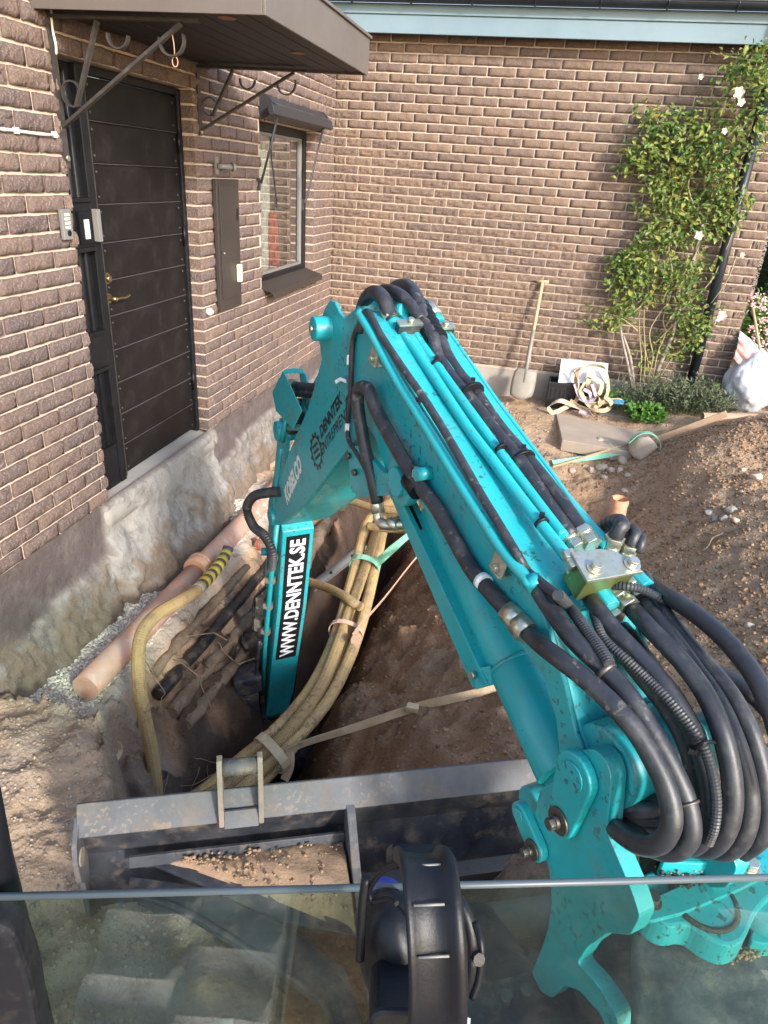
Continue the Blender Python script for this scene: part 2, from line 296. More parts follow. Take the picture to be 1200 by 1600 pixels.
def terrain_z(X, Y, N1):
    """X,Y arrays, N1 a wobble array"""
    b = base_z(X, Y)
    Xw = X+N1*.07
    pit = np.interp(Xw, xs_, zs_)
    # ends of the trench
    near = np.where(X < .5, -4.95, -4.95-(X-.5)*.75)
    near = np.clip(near, -5.75, -4.95)+N1*.10
    slope_n = np.clip((near-Y)*5.0, -9, 9)
    far = -1.25+N1*.12
    slope_f = np.clip((Y-far)*5.0, -9, 9)
    e = np.maximum(0, np.maximum(slope_n, slope_f))
    pit = pit+e
    led = (X < .42) & (Y > -4.95) & (Y < -.6)
    z = np.minimum(b, pit)
    z = np.where(X < -.02, -.9, z)
    return z
def mknoise(X, Y, s, o=3, seed=0.):
    return np.array([fbm(a, b, s, o, seed) for a, b in zip(X.ravel(), Y.ravel())]).reshape(X.shape)
gx = np.concatenate([[-40,-15,-6,-3,-1.5,-.6,-.2], np.arange(-.04, 4.6, .02), np.arange(4.65, 7, .12), [8,10,14,20,40]])
gy = np.concatenate([[-40,-20,-12,-9,-8,-7.5,-7.2,-7], np.arange(-6.9, .3, .02), [.4,.55,.8,1.1,1.5,2,3,5,8,14,25,45]])
GX, GY = np.meshgrid(gx, gy)
NA = mknoise(GX, GY, 1.7, 3, 3.1); NB = mknoise(GX, GY, 7., 4, 9.7); NC = mknoise(GX, GY, 26., 3, 5.3)
GZ = terrain_z(GX, GY, NA+NB*.35)
rough = np.ones_like(GX); rough[(GY > -1.3) & (GX > 1.6)] = .35
rough = np.where(GX > 2.85, .5, rough)
GZ = GZ + NB*.032*rough + NC*.011*rough + NA*.03*rough
# lumpy, stepped trench sides
dz = np.hypot(np.gradient(GZ, axis=0), np.gradient(GZ, axis=1))/.02
ND = mknoise(GX, GY, 3.6, 5, 31.)
GZ = GZ + np.clip(dz, 0, 2.5)*(.035*NB+.03*ND)*np.where(GX > 1.1, .35, 1) + np.where(GZ < -.75, .035*NC+.05*NB, 0)*np.where(GX > 1.1, .45, 1)
def zf(x, y):
    i = int(np.searchsorted(gx, x))-1; j = int(np.searchsorted(gy, y))-1
    i = max(0, min(len(gx)-2, i)); j = max(0, min(len(gy)-2, j))
    t = (x-gx[i])/(gx[i+1]-gx[i]); u_ = (y-gy[j])/(gy[j+1]-gy[j])
    return float((GZ[j,i]*(1-t)+GZ[j,i+1]*t)*(1-u_)+(GZ[j+1,i]*(1-t)+GZ[j+1,i+1]*t)*u_)
def ground_hit(u, v):
    d = ray(u, v).normalized(); t = .8
    while t < 14:
        P = CAM+d*t
        if P.z < zf(P.x, P.y): return P
        t += .02
    return P
def soilmat():
    m = bpy.data.materials.new('soil'); m.use_nodes = True; nt = m.node_tree; N = nt.nodes; L = nt.links; b = N['Principled BSDF']
    tc = N.new('ShaderNodeTexCoord').outputs['Object']; at = N.new('ShaderNodeVertexColor'); at.layer_name = 'soil'
    sp = N.new('ShaderNodeSeparateColor'); L.new(at.outputs[0], sp.inputs[0])
    def nz(s, d=8, r=.65):
        n = N.new('ShaderNodeTexNoise'); n.inputs['Scale'].default_value = s; n.inputs['Detail'].default_value = d; n.inputs['Roughness'].default_value = r; L.new(tc, n.inputs[0]); return n.outputs[0]
    def mr(x, a, c, o=1.):
        r = N.new('ShaderNodeMapRange'); r.inputs[1].default_value = a; r.inputs[2].default_value = c; r.inputs[4].default_value = o; L.new(x, r.inputs[0]); return r.outputs[0]
    def mix(f, A, B, bt='MIX'):
        x = N.new('ShaderNodeMix'); x.data_type = 'RGBA'; x.blend_type = bt
        if isinstance(f, float): x.inputs[0].default_value = f
        else: L.new(f, x.inputs[0])
        for i, q in ((6, A), (7, B)):
            if isinstance(q, tuple): x.inputs[i].default_value = (*q, 1)
            else: L.new(q, x.inputs[i])
        return x.outputs[2]
    sand = mix(mr(nz(2.2), .35, .65), (.53,.375,.245), (.43,.285,.17))
    grey = mix(mr(nz(5), .35, .65), (.38,.315,.255), (.27,.215,.17))
    red = mix(mr(nz(3.3), .35, .65), (.235,.115,.055), (.34,.185,.095))
    c = mix(sp.outputs[0], sand, red); c = mix(sp.outputs[1], c, grey); c = mix(sp.outputs[2], c, (.5,.455,.4))
    c = mix(mr(nz(55, 4), .5, .75, .38), c, (.14,.09,.06))
    c = mix(mr(nz(120, 2), .58, .75, .6), c, (.42,.35,.28))
    da = N.new('ShaderNodeAttribute'); da.attribute_name = 'deep'; c = mix(da.outputs['Fac'], c, (.052,.033,.025))  # soil darkens with depth: wet soil and pit shade put into the colour
    c = mix(mr(nz(9, 10, .75), .3, .7), c, mix(.4, c, (.55,.5,.46), 'MULTIPLY'))
    L.new(c, b.inputs['Base Color']); b.inputs['Roughness'].default_value = .9; b.inputs['Specular IOR Level'].default_value = .25
    v = N.new('ShaderNodeTexVoronoi'); v.inputs['Scale'].default_value = 55; L.new(tc, v.inputs['Vector'])
    b1 = N.new('ShaderNodeBump'); b1.inputs['Distance'].default_value = .012; L.new(nz(28), b1.inputs['Height'])
    b2 = N.new('ShaderNodeBump'); b2.inputs['Distance'].default_value = .006; b2.inputs['Strength'].default_value = .7; L.new(v.outputs[0], b2.inputs['Height']); L.new(b1.outputs[0], b2.inputs['Normal'])
    b3 = N.new('ShaderNodeBump'); b3.inputs['Distance'].default_value = .003; L.new(nz(150, 4), b3.inputs['Height']); L.new(b2.outputs[0], b3.inputs['Normal'])
    L.new(b3.outputs[0], b.inputs['Normal']); return m
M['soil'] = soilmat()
ny, nx = GX.shape
me = bpy.data.meshes.new('ground')
idx = np.arange(nx*ny).reshape(ny, nx)
quads = np.stack([idx[:-1,:-1], idx[:-1,1:], idx[1:,1:], idx[1:,:-1]], -1).reshape(-1, 4)
me.vertices.add(nx*ny); me.vertices.foreach_set('co', np.stack([GX, GY, GZ], -1).ravel())
me.loops.add(quads.size); me.loops.foreach_set('vertex_index', quads.ravel()); me.polygons.add(len(quads))
me.polygons.foreach_set('loop_start', np.arange(0, quads.size, 4)); me.polygons.foreach_set('loop_total', np.full(len(quads), 4)); me.polygons.foreach_set('use_smooth', np.ones(len(quads), bool))
me.update(calc_edges=True); me.validate()
def sst(x, a, b): t = np.clip((x-a)/(b-a), 0, 1); return t*t*(3-2*t)
redw = sst(-GZ+NA*.25, .62, 1.0)*.95
redw = np.maximum(redw, sst(GX+NA*.5, 1.0, 1.7)*sst(-GY, 1.3, 2.0)*.72*(1-sst(GX, 3.9, 5)))
redw = np.where(GX > 2.85, redw*.22, redw)
redw = np.where((GX < .45) & (GZ > -.8), 0, redw)
ledge = ((GX > .42) & (GX < .80) & (GY > -4.9) & (GY < -1.3)); redw = np.where(ledge, redw*.85, redw)
greyw = sst(NA+.1, .0, .35)*.5
greyw = np.where((GY < -4.7) & (GX < 1.4), .25+.55*sst(NA+.3*(GY+5.3), -.3, .3), greyw)
greyw = np.where((GX > 1.0) & (GY > -5), greyw*.25, greyw)
greyw = np.maximum(greyw, .25*sst(-np.hypot((GX-1.75)*.8, GY+4.0), -1.0, -.2)*sst(NB, -.3, .4))
lightw = np.where((GX < .40) & (GY > -4.95) & (GY < -2.2), .55, 0)
colr = np.stack([redw, greyw, lightw, np.ones_like(redw)], -1).astype(np.float32)
ca = me.color_attributes.new('soil', 'FLOAT_COLOR', 'POINT'); ca.data.foreach_set('color', colr.ravel())
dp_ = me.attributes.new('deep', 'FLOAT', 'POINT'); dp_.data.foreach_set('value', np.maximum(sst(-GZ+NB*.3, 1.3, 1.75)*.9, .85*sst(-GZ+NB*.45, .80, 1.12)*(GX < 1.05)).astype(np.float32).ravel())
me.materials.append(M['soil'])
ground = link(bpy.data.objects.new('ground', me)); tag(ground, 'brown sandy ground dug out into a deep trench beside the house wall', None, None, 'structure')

# loose pebbles and clods (uncountable)
_t = (1+5**.5)/2
ICO = np.array([(-1,_t,0),(1,_t,0),(-1,-_t,0),(1,-_t,0),(0,-1,_t),(0,1,_t),(0,-1,-_t),(0,1,-_t),(_t,0,-1),(_t,0,1),(-_t,0,-1),(-_t,0,1)])/1.9
ICF = np.array([(0,11,5),(0,5,1),(0,1,7),(0,7,10),(0,10,11),(1,5,9),(5,11,4),(11,10,2),(10,7,6),(7,1,8),(3,9,4),(3,4,2),(3,2,6),(3,6,8),(3,8,9),(4,9,5),(2,4,11),(6,2,10),(8,6,7),(9,8,1)])
def scatter(name, pts, sizes, m, label, flat=.7, parent=None):
    n = len(pts); V = ICO[None]*(1+RNG.normal(0, .16, (n, 12, 1)))
    S = np.array(sizes)[:,None,None]*RNG.uniform(.7, 1.3, (n,1,3)); V = V*S; V[:,:,2] *= flat
    a = RNG.uniform(0, 6.28, n); c, s = np.cos(a), np.sin(a)
    V = np.stack([V[:,:,0]*c[:,None]-V[:,:,1]*s[:,None], V[:,:,0]*s[:,None]+V[:,:,1]*c[:,None], V[:,:,2]], -1)+np.array(pts)[:,None,:]
    F = (ICF[None]+(np.arange(n)*12)[:,None,None]).reshape(-1, 3)
    me = bpy.data.meshes.new(name); me.vertices.add(n*12); me.vertices.foreach_set('co', V.ravel()); me.loops.add(F.size); me.loops.foreach_set('vertex_index', F.ravel())
    me.polygons.add(len(F)); me.polygons.foreach_set('loop_start', np.arange(0, F.size, 3)); me.polygons.foreach_set('loop_total', np.full(len(F), 3)); me.update(calc_edges=True); me.materials.append(m)
    o = link(bpy.data.objects.new(name, me), parent); tag(o, label, None, None, 'stuff'); return o
def rand_pts(n, x0, x1, y0, y1, smin, smax, cond=None, sink=.3):
    P = []; S = []
    while len(P) < n:
        x = random.uniform(x0, x1); y = random.uniform(y0, y1)
        if cond and not cond(x, y): n -= 1; continue
        s = smin*(smax/smin)**(random.random()**2.2); P.append((x, y, zf(x, y)+s*(.5-sink))); S.append(s)
    return P, S
M['pebble'] = mat('light_gravel', (.62,.57,.51), .9, rnd=[(1,1,1),(.7,.68,.66),(1.2,1.18,1.15),(.85,.8,.74)], spec=.2)
M['clod'] = mat('soil_clod', (.33,.21,.125), .95, rnd=[(1,1,1),(.7,.68,.66),(1.3,1.25,1.2),(.9,.8,.74)], spec=.15, bump=.004, bscale=90)
M['greyclod'] = mat('grey_sand_clod', (.38,.30,.225), .95, rnd=[(1,1,1),(.7,.7,.7),(1.2,1.18,1.1)], spec=.15)
P_, S_ = rand_pts(9000, .03, .33, -4.95, -2.6, .004, .011); tag(scatter('gravel', P_, S_, M['pebble'], 'pale crushed gravel lying between the house footing and the orange pipe'), None)
P_, S_ = rand_pts(22000, 2.75, 4.4, -5.2, -1.1, .003, .016, lambda x, y: zf(x, y) > -.48); scatter('soil_clods', P_, S_, M['clod'], 'crumbly brown soil clods covering the heap on the right')
P_, S_ = rand_pts(6500, 1.2, 2.7, -5.2, -1.4, .003, .013); scatter('soil_crumbs', P_, S_, M['clod'], 'small soil crumbs lying on the trench slope under the boom')
P_, S_ = rand_pts(4500, 0.03, 1.3, -6.3, -4.7, .003, .010, lambda x, y: zf(x, y) > -.8); scatter('sand_grit', P_, S_, M['greyclod'], 'coarse sand grit on the ground left of the blade')
P_, S_ = rand_pts(1100, 1.3, 3.4, -1.5, -.1, .004, .016); scatter('yard_grit', P_, S_, M['greyclod'], 'loose grit on the trodden ground before the garage wall')

# ------------------------------------------------------------------ bricks
BM_, BL, BH = .2471, .2351, .0635
def brick_mesh(i, m, depth=.135):
    nxg, nzg = 9, 4; v = []; f = []
    rg = random.Random(100+i)
    off = rg.uniform(0, 50)
    for k in range(nzg+1):
        for j in range(nxg+1):
            x = j/nxg*BL; z = k/nzg*BH; e = min(j, nxg-j) == 0 or min(k, nzg-k) == 0
            d = .001 if e else .008+.0115*noise.noise(Vector((x*22+off, z*30, off)))+.006*noise.noise(Vector((x*60+off, z*70, off)))
            if e: x += rg.uniform(-.0022, .0022)*(1 if 0 < j < nxg else .6); z += rg.uniform(-.0018, .0018)
            v.append((x, -d, z))
    W_ = nxg+1
    for k in range(nzg):
        for j in range(nxg): a = k*W_+j; f.append((a, a+1, a+W_+1, a+W_))
    b = len(v); ring = [j for j in range(W_)]+[k*W_+nxg for k in range(1, nzg+1)]+[nzg*W_+j for j in range(nxg-1, -1, -1)]+[k*W_ for k in range(nzg-1, 0, -1)]
    for q in ring: v.append((v[q][0], depth, v[q][2]))
    n = len(ring)
    for q in range(n): f.append((ring[q], b+q, b+(q+1) % n, ring[(q+1) % n]))
    me = bpy.data.meshes.new('brick'); me.from_pydata(v, [], f); me.materials.append(m); me.polygons.foreach_set('use_smooth', [len(f) > 0 and i_ < nxg*nzg for i_ in range(len(f))]); me.update(); return me
def inv_vis(P):
    q = RM.transposed() @ (Vector(P)-CAM)
    if q.z > -.1: return None
    u = 600+FPX*q.x/-q.z; v = 800-FPX*q.y/-q.z
    return (u, v, -q.z)
def lay(wall, variants, m, mapf, rows, L0, L1, openings, score, mirror=False):
    """mapf(t, z) -> Matrix placing a brick whose left end is t along the wall; openings: (t0,t1,z0,z1)"""
    items = []
    for k in rows:
        z = k*.075+.006
        ivs = [(L0, L1)]
        for o in openings:
            if o[2]-.03 < z+.03 < o[3]:
                nv = []
                for a, b in ivs:
                    if o[1] <= a or o[0] >= b: nv.append((a, b)); continue
                    if o[0] > a: nv.append((a, o[0]-.0))
                    if o[1] < b: nv.append((o[1], b))
                ivs = nv
        off = (k % 2)*BM_/2
        for a, b in ivs:
            t = math.floor((a-off)/BM_)*BM_+off
            while t < b:
                s0 = max(t, a); s1 = min(t+BL, b)
                if s1-s0 > .035: items.append((s0, s1-s0, z))
                t += BM_
    rr = random.Random(5)
    sc_ = []
    for it in items: sc_.append(score(it))
    order = sorted(range(len(items)), key=lambda i: -sc_[i]); top = set([i for i in order[:298] if sc_[i] > 0])
    bv = []; bf = []; 
    for i, (t, ln, z) in enumerate(items):
        me = rr.choice(variants); S = Matrix.Diagonal((ln/BL, rr.uniform(.9, 1.1), 1, 1)); jit = Matrix.Translation((0, rr.uniform(-.002, .002), rr.uniform(-.0012, .0012)))
        X = mapf(t, z) @ jit @ S
        if i in top:
            o = bpy.data.objects.new('brick', me); COL.objects.link(o); o.parent = wall; o.matrix_parent_inverse = Matrix.Identity(4); o.matrix_basis = X
        else:
            b = len(bv); bv += [tuple(X @ q.co) for q in me.vertices]; bf += [tuple(b+q for q in p.vertices) for p in me.polygons]
    me = bpy.data.meshes.new('more_bricks'); me.from_pydata(bv, [], bf); me.materials.append(m); me.update()
    o = bpy.data.objects.new('more_bricks', me); COL.objects.link(o); o.parent = wall; o['kind'] = 'stuff'
def visscore(mapf):
    def f(it):
        t, ln, z = it; q = inv_vis(mapf(t, z) @ Vector((ln/2, 0, BH/2)))
        if q is None or not (-10 < q[0] < 1210 and -10 < q[1] < 1610): return 0
        return ln/q[2]**2
    return f

# ---- left house
house = thing('brick_house', (0,0,0), 'brown brick house with the dark panelled door, canopy and narrow window', 'house')
DY0, DY1, DZ1 = -4.04, -2.83, 2.025
WY0, WY1, WZ0, WZ1 = -1.82, -.585, .825, 1.95
TOPZ = 2.85
wl = MB()
for y0, y1, z0, z1 in ((-6.6, DY0-.004, 0, TOPZ), (DY0-.004, DY1+.004, DZ1+.004, TOPZ), (DY1+.004, WY0-.004, 0, TOPZ), (WY0-.004, WY1+.004, 0, WZ0-.004), (WY0-.004, WY1+.004, WZ1+.004, TOPZ), (WY1+.004, .0, 0, TOPZ)):
    wl.bb((-.24, y0, z0), (-.0065, y1, z1))
wall_l = wl.obj('wall', M['mortar'], house)
bv = [brick_mesh(i, M['brick']) for i in range(14)]
mapL = lambda t, z: Matrix.Translation((0, t, z)) @ Matrix.Rotation(R(90), 4, 'Z')
lay(wall_l, bv, M['brick'], mapL, range(0, 38), -6.2, -.004, [(DY0, DY1, -1, DZ1), (WY0, WY1, WZ0, WZ1)], visscore(mapL))
# ---- plinth of rough render and footing
def plinth_mesh():
    v = []; f = []; cols = []
    ys = np.arange(-6.4, .001, .018); zs = [-.022*i_ for i_ in range(37)]
    for y in ys:
        # how far down the smooth render reaches
        lim = -.30+.10*fbm(y, 0, 1.3, 3, 2)-.05*(y < -4.6)
        if -4.1 < y < -2.75: lim = -.005
        if y > -2.4: lim = -.2+.05*fbm(y, 0, 2, 3, 4)
        for z in zs:
            x = -.012; n1 = fbm(y, z, 6, 4, 1.7); n2 = fbm(y, z, 22, 3, 8.7)
            r_ = 0
            if z < lim:
                dd = lim-z
                x = .008+.085*min(1, dd/.3)*(1 if y < -2.2 else .7)+.02*n1+.012*n2
                if -4.15 < y < -2.7: x = .015+.03*min(1, dd/.1)+(.09*max(0, dd-.2)/.3)+.012*n1*min(1, dd/.1)+.006*n2+.02*n1*min(1, max(0, dd-.25)/.1)
                x += (.016*fbm(y, z, 48, 3, 2.7)+.008*abs(fbm(y, z, 11, 3, 6.1)))*min(1, dd/.05) if not (-4.15 < y < -2.7 and z > -.34) else .004*fbm(y, z, 40, 3, 2.7)
                x -= .09*max(0, (fbm(y, z, 3.1, 4, 21.)-.12))*min(1, dd/.12)
                r_ = 1
            else: x += .002*n2
            if -6.4 < y < -5.0: x = min(x, .03)
            v.append((x, y, z)); cols.append((r_, max(0, min(1, (-z-.36+.22*n1+.12*fbm(y, z, 14, 3, 77))/.14)), 1 if -4.2 < y < -2.7 else 0, 1))
    n = len(zs)
    for i in range(len(ys)-1):
        for k in range(n-1): a = i*n+k; f.append((a, a+1, a+n+1, a+n))
    me = bpy.data.meshes.new('plinth'); me.from_pydata(v, [], f); me.update(); me.polygons.foreach_set('use_smooth', [True]*len(f))
    ca = me.color_attributes.new('kind', 'FLOAT_COLOR', 'POINT'); ca.data.foreach_set('color', np.array(cols, np.float32).ravel())
    m = mat('render_and_footing', (.085,.063,.06), .9, var=(.105,.08,.075), vscale=7, dirt=(.24,.21,.19), dscale=5, damt=.35, bump=.009, bscale=38, bump2=.012, b2scale=14)
    nt = m.node_tree; N = nt.nodes; L = nt.links; b = N['Principled BSDF']; src = b.inputs['Base Color'].links[0].from_socket
    at = N.new('ShaderNodeVertexColor'); at.layer_name = 'kind'; sp = N.new('ShaderNodeSeparateColor'); L.new(at.outputs[0], sp.inputs[0])
    no = N.new('ShaderNodeTexNoise'); no.inputs['Scale'].default_value = 9; no.inputs['Detail'].default_value = 12; no.inputs['Roughness'].default_value = .78; L.new(N['Texture Coordinate'].outputs['Object'], no.inputs[0])
    cr = N.new('ShaderNodeValToRGB'); e = cr.color_ramp.elements; e[0].position = .36; e[0].color = (.12,.10,.085,1); e[1].position = .66; e[1].color = (.27,.255,.24,1); q = e.new(.47); q.color = (.17,.15,.135,1); q = e.new(.55); q.color = (.215,.19,.165,1)
    L.new(no.outputs[0], cr.inputs[0])
    lt = N.new('ShaderNodeMix'); lt.data_type = 'RGBA'; L.new(sp.outputs[2], lt.inputs[0]); L.new(cr.outputs[0], lt.inputs[6])
    c2 = N.new('ShaderNodeValToRGB'); e = c2.color_ramp.elements; e[0].position = .33; e[0].color = (.15,.13,.11,1); e[1].position = .52; e[1].color = (.27,.25,.225,1); L.new(no.outputs[0], c2.inputs[0]); L.new(c2.outputs[0], lt.inputs[7])
    x = N.new('ShaderNodeMix'); x.data_type = 'RGBA'; L.new(sp.outputs[0], x.inputs[0]); L.new(src, x.inputs[6]); L.new(lt.outputs[2], x.inputs[7]); x3 = N.new('ShaderNodeMix'); x3.data_type = 'RGBA'; L.new(sp.outputs[1], x3.inputs[0]); L.new(x.outputs[2], x3.inputs[6]); x3.inputs[7].default_value = (.17,.125,.09,1); L.new(x3.outputs[2], b.inputs['Base Color'])
    me.materials.append(m); return me, m
pm, M['footing'] = plinth_mesh()
link(bpy.data.objects.new('plinth', pm), house)
# cement sill under the door
M['cement'] = mat('smeared_cement', (.28,.255,.225), .9, var=(.24,.22,.19), vscale=5, dirt=(.3,.27,.23), dscale=8, damt=.5, bump=.003, bscale=50)
s_ = MB(); n = 30
prof = [(-.14, .0), (-.05, -.004), (.012, -.03), (.026, -.07), (.03, -.12), (-.02, -.14)]
vs_ = []
for i in range(n+1):
    y = -4.10+(1.30)*i/n
    for q, (x, z) in enumerate(prof): vs_.append((x+.006*fbm(y, z, 8, 3, 5)*(q > 0), y, z+.006*fbm(y, x, 9, 3, 7)*(q > 0)-(.012 if q else 0)))
k = len(prof); s_.add(vs_, [(i*k+j, i*k+j+1, (i+1)*k+j+1, (i+1)*k+j) for i in range(n) for j in range(k-1)]+[tuple(range(k))[::-1], tuple(range(n*k, n*k+k))], 0, True)
s_.obj('door_sill', M['cement'], house)

# ---- door
door = MB()
door.bb((-.125, -3.74, .022), (-.108, -2.872, 1.985))
d_o = door.obj('door', M['darkwood'], house)
bz = [.022,.195,.373,.551,.729,.907,1.085,1.265,1.443,1.623,1.803,1.983]
pl = MB(); pl.bb((0, 0, 0), (.022, .862, .1715)); 
pme = pl.mesh('door_plank', M['darkwood'])
for i in range(11):
    o = bpy.data.objects.new('door_plank', pme); link(o, d_o); o.location = (-.1075, -3.737, bz[i]+.004); o.matrix_parent_inverse = Matrix.Identity(4)
    b_ = o.modifiers.new('b', 'BEVEL'); b_.width = .004; b_.segments = 2
    dr = MB()
    if i: dr.bb((-.1, -3.735, bz[i]-.001), (-.084, -2.877, bz[i]+.0022)); dr.obj('drip_edge', M['boardend'], d_o)
nl = MB(); nl.cyl((0, 0, 0), (.005, 0, 0), .006, seg=8); sme = nl.mesh('screw', M['steel'])
for i in range(11):
    for yy in (-3.70, -2.91):
        for zz in (.035, .145): o = bpy.data.objects.new('screw', sme); link(o, d_o); o.location = (-.086, yy, bz[i]+zz)
hd = MB()
hz, hy = 1.0, -3.715
hd.cyl((-.09, hy, hz), (-.078, hy, hz), .027, .024); hd.cyl((-.078, hy, hz), (-.035, hy, hz), .011)
hd.tube(smooth([(-.038, hy-.004, hz), (-.034, hy+.03, hz+.002), (-.036, hy+.08, hz-.002), (-.04, hy+.125, hz+.004)], 6), .009, 10, flat=.7)
hd.obj('handle', M['brass'], d_o)
lk = MB(); lk.cyl((-.09, hy, 1.098), (-.075, hy, 1.098), .03, .027); lk.cyl((-.075, hy, 1.098), (-.06, hy, 1.098), .018, .015); lk.obj('lock_cylinder', M['brass'], d_o)
fr = MB()
fr.bb((-.13, -3.80, .0), (-.07, -3.745, 2.022)); fr.bb((-.13, -2.868, .0), (-.07, -2.832, 2.022)); fr.bb((-.13, -3.744, 1.988), (-.07, -2.869, 2.022))
fr.obj('door_frame', M['frame'], house, bevel=.004)
st = MB(); st.bb((-.0945, -3.7475, .02), (-.0665, -3.7425, 1.98)); st.obj('metal_edge_strip', M['wroughtiron'], house)
hg = MB()
for zz in (.3, 1.2, 1.7): hg.cyl((-.075, -2.874, zz), (-.075, -2.874, zz+.11), .009, seg=10)
hg.obj('hinge', M['frame'], house)
# moulded side panel left of the door
sp_ = MB(); sp_.bb((-.13, -4.036, .0), (-.10, -3.802, 2.022))
for yy in (-4.0, -3.95, -3.90, -3.85): sp_.tube([(-.097, yy, .24), (-.097, yy, 1.99)], .013, 8)
sp_.bb((-.13, -4.034, .0), (-.075, -3.806, .235))
for zc, hh in ((.76, .085), (1.36, .10)):
    sp_.bb((-.12, -4.034, zc-hh), (-.066, -3.81, zc+hh)); sp_.bb((-.12, -4.036, zc+hh), (-.052, -3.803, zc+hh+.018)); sp_.bb((-.12, -4.036, zc-hh-.018), (-.052, -3.803, zc-hh))
sp_.obj('moulded_side_panel', M['frame'], house, bevel=.002)
# window
wn_ = MB(); fx = -.10
def framebox(b, x0, x1, y0, y1, z0, z1, t):
    b.bb((x0, y0, z0), (x1, y0+t, z1)); b.bb((x0, y1-t, z0), (x1, y1, z1)); b.bb((x0, y0+t+.0005, z0), (x1, y1-t-.0005, z0+t)); b.bb((x0, y0+t+.0005, z1-t), (x1, y1-t-.0005, z1))
framebox(wn_, -.15, -.075, WY0, WY1, WZ0, WZ1, .055)
win = wn_.obj('window', M['frame'], house, bevel=.003)
iw = MB(); framebox(iw, -.14, -.095, WY0+.057, WY1-.057, WZ0+.057, WZ1-.057, .022); iw.obj('sash', M['greyplastic'], win, bevel=.003)
gl = MB(); gl.bb((-.118, WY0+.079, WZ0+.079), (-.112, WY1-.079, WZ1-.079)); gl.obj('pane', M['winglass'], win)
rm = MB(); rm.bb((-.9, WY0-.5, WZ0-.3), (-.88, WY1+.5, WZ1+.2)); rm.bb((-.88, WY0-.5, WZ0-.3), (-.25, WY0-.48, WZ1+.2)); rm.bb((-.88, WY1+.48, WZ0-.3), (-.25, WY1+.5, WZ1+.2)); rm.obj('room_back', M['roomdark'], win)
cu = MB(); cpts = [(-.2+.012*math.sin(i*1.3), WY0+.1+i*.02, 0) for i in range(30)]
cu.add([(x, y, z) for x, y, _ in cpts for z in (WZ0+.05, WZ1-.05)], [(2*i, 2*i+2, 2*i+3, 2*i+1) for i in range(29)], 0, True); cu.obj('curtain', M['curtain'], win)
ro = MB(); ro.cyl((-.17, -1.15, WZ0+.06), (-.17, -1.15, WZ0+.5), .06, .03); ro.obj('red_ornament', M['redcloth'], win)
sl = MB(); sl.prism([(-.074, 0, .847), (.095, 0, .80), (.095, 0, .755), (.088, 0, .755), (.088, 0, .790), (-.074, 0, .829)], (0, 1.24, 0)); sl.v = [(x, y-1.83, z) for x, y, z in sl.v]
sl.obj('window_sill', M['brownmetal'], house, bevel=.002)
# ---- awning over the window
M['awning'] = mat('charcoal_awning_case', (.035,.036,.04), .42, .2, dirt=(.08,.075,.07), dscale=20, damt=.3)
aw = thing('window_awning', (0, -1.2, 2.0), 'charcoal roller awning case with two folding arms above the narrow window', 'awning')
c_ = MB(); pr = [(.004, 2.105), (.05, 2.10), (.085, 2.07), (.09, 2.03), (.07, 1.99), (.03, 1.965), (.004, 1.965)]
c_.prism([(x, -1.83, z) for x, z in pr], (0, 1.29, 0)); c_.obj('case', M['awning'], aw, bevel=.004)
e_ = MB(); e_.prism([(x*1.12+.001, -1.845, 2.035+(z-2.035)*1.12) for x, z in pr], (0, .012, 0)); e_.prism([(x*1.12+.001, -.538, 2.035+(z-2.035)*1.12) for x, z in pr], (0, .012, 0)); e_.obj('end_plate', M['awning'], aw)
f_ = MB(); f_.prism([(x, -1.95+.02, z) for x, z in [(.10, 2.05), (.135, 2.045), (.15, 1.985), (.12, 1.975), (.10, 2.0)]], (0, 1.39, 0)); f_.obj('front_bar', M['awning'], aw, bevel=.003)
f_ = MB(); f_.prism([(.03, -1.8, 2.09), (.12, -1.8, 2.045), (.12, -1.8, 2.05), (.03, -1.8, 2.095)], (0, 1.25, 0)); f_.obj('fabric', M['blackpaint'], aw)
for yy, y2 in ((-1.87, -1.845), (-.75, -.60)):
    a_ = MB(); zb = 1.56 if yy < -1 else 1.44
    pth = [PX(435,176,.13), PX(422,232,.08), PX(408,286,.03)] if yy < -1 else [PX(507,194,.13), PX(493,250,.085), PX(480,308,.03), PX(475,318,.02)]; zb = pth[-1].z; y2 = pth[-1].y
    a_.tube(pth, .012, 8, flat=.6); a_.bb((.001, y2-.012, zb-.05), (.02, y2+.012, zb+.03))
    a_.obj('folding_arm', M['awning'], aw)
# ---- canopy
can = thing('door_canopy', (0, -3.4, 2.17), 'brown metal clad canopy with dark boarded underside over the front door', 'canopy')
CX1, CY0, CY1, CZ0, CZ1 = .962, -4.14, -2.60, 2.165, 2.325
fa = MB(); fa.bb((CX1-.012, CY0, CZ0-.012), (CX1, CY1, CZ1)); fa.bb((.0, CY0, CZ0-.012), (CX1-.0125, CY0+.012, CZ1)); fa.bb((.0, CY1-.012, CZ0-.012), (CX1-.0125, CY1, CZ1))
fa.obj('metal_fascia', M['canopymetal'], can, bevel=.002)
rf = MB(); rf.bb((.0, CY0-.01, CZ1+.001), (CX1+.012, CY1+.01, CZ1+.013)); rf.obj('roof_sheet', M['canopymetal'], can)
nb = 10; bw = (CX1-.014)/nb
for i in range(nb):
    b_ = MB(); b_.bb((.001+i*bw+.003, CY0+.013, CZ0), (.001+(i+1)*bw-.003, CY1-.013, CZ0+.018)); b_.obj('soffit_board', M['soffitwood'], can, bevel=.002)
b_ = MB(); b_.bb((.001, CY0+.013, CZ0+.02), (CX1-.014, CY1-.013, CZ0+.03)); b_.obj('board_backing', M['frame'], can)
M['spot'] = mat('copper_ring', (.28,.11,.05), .5, .3)
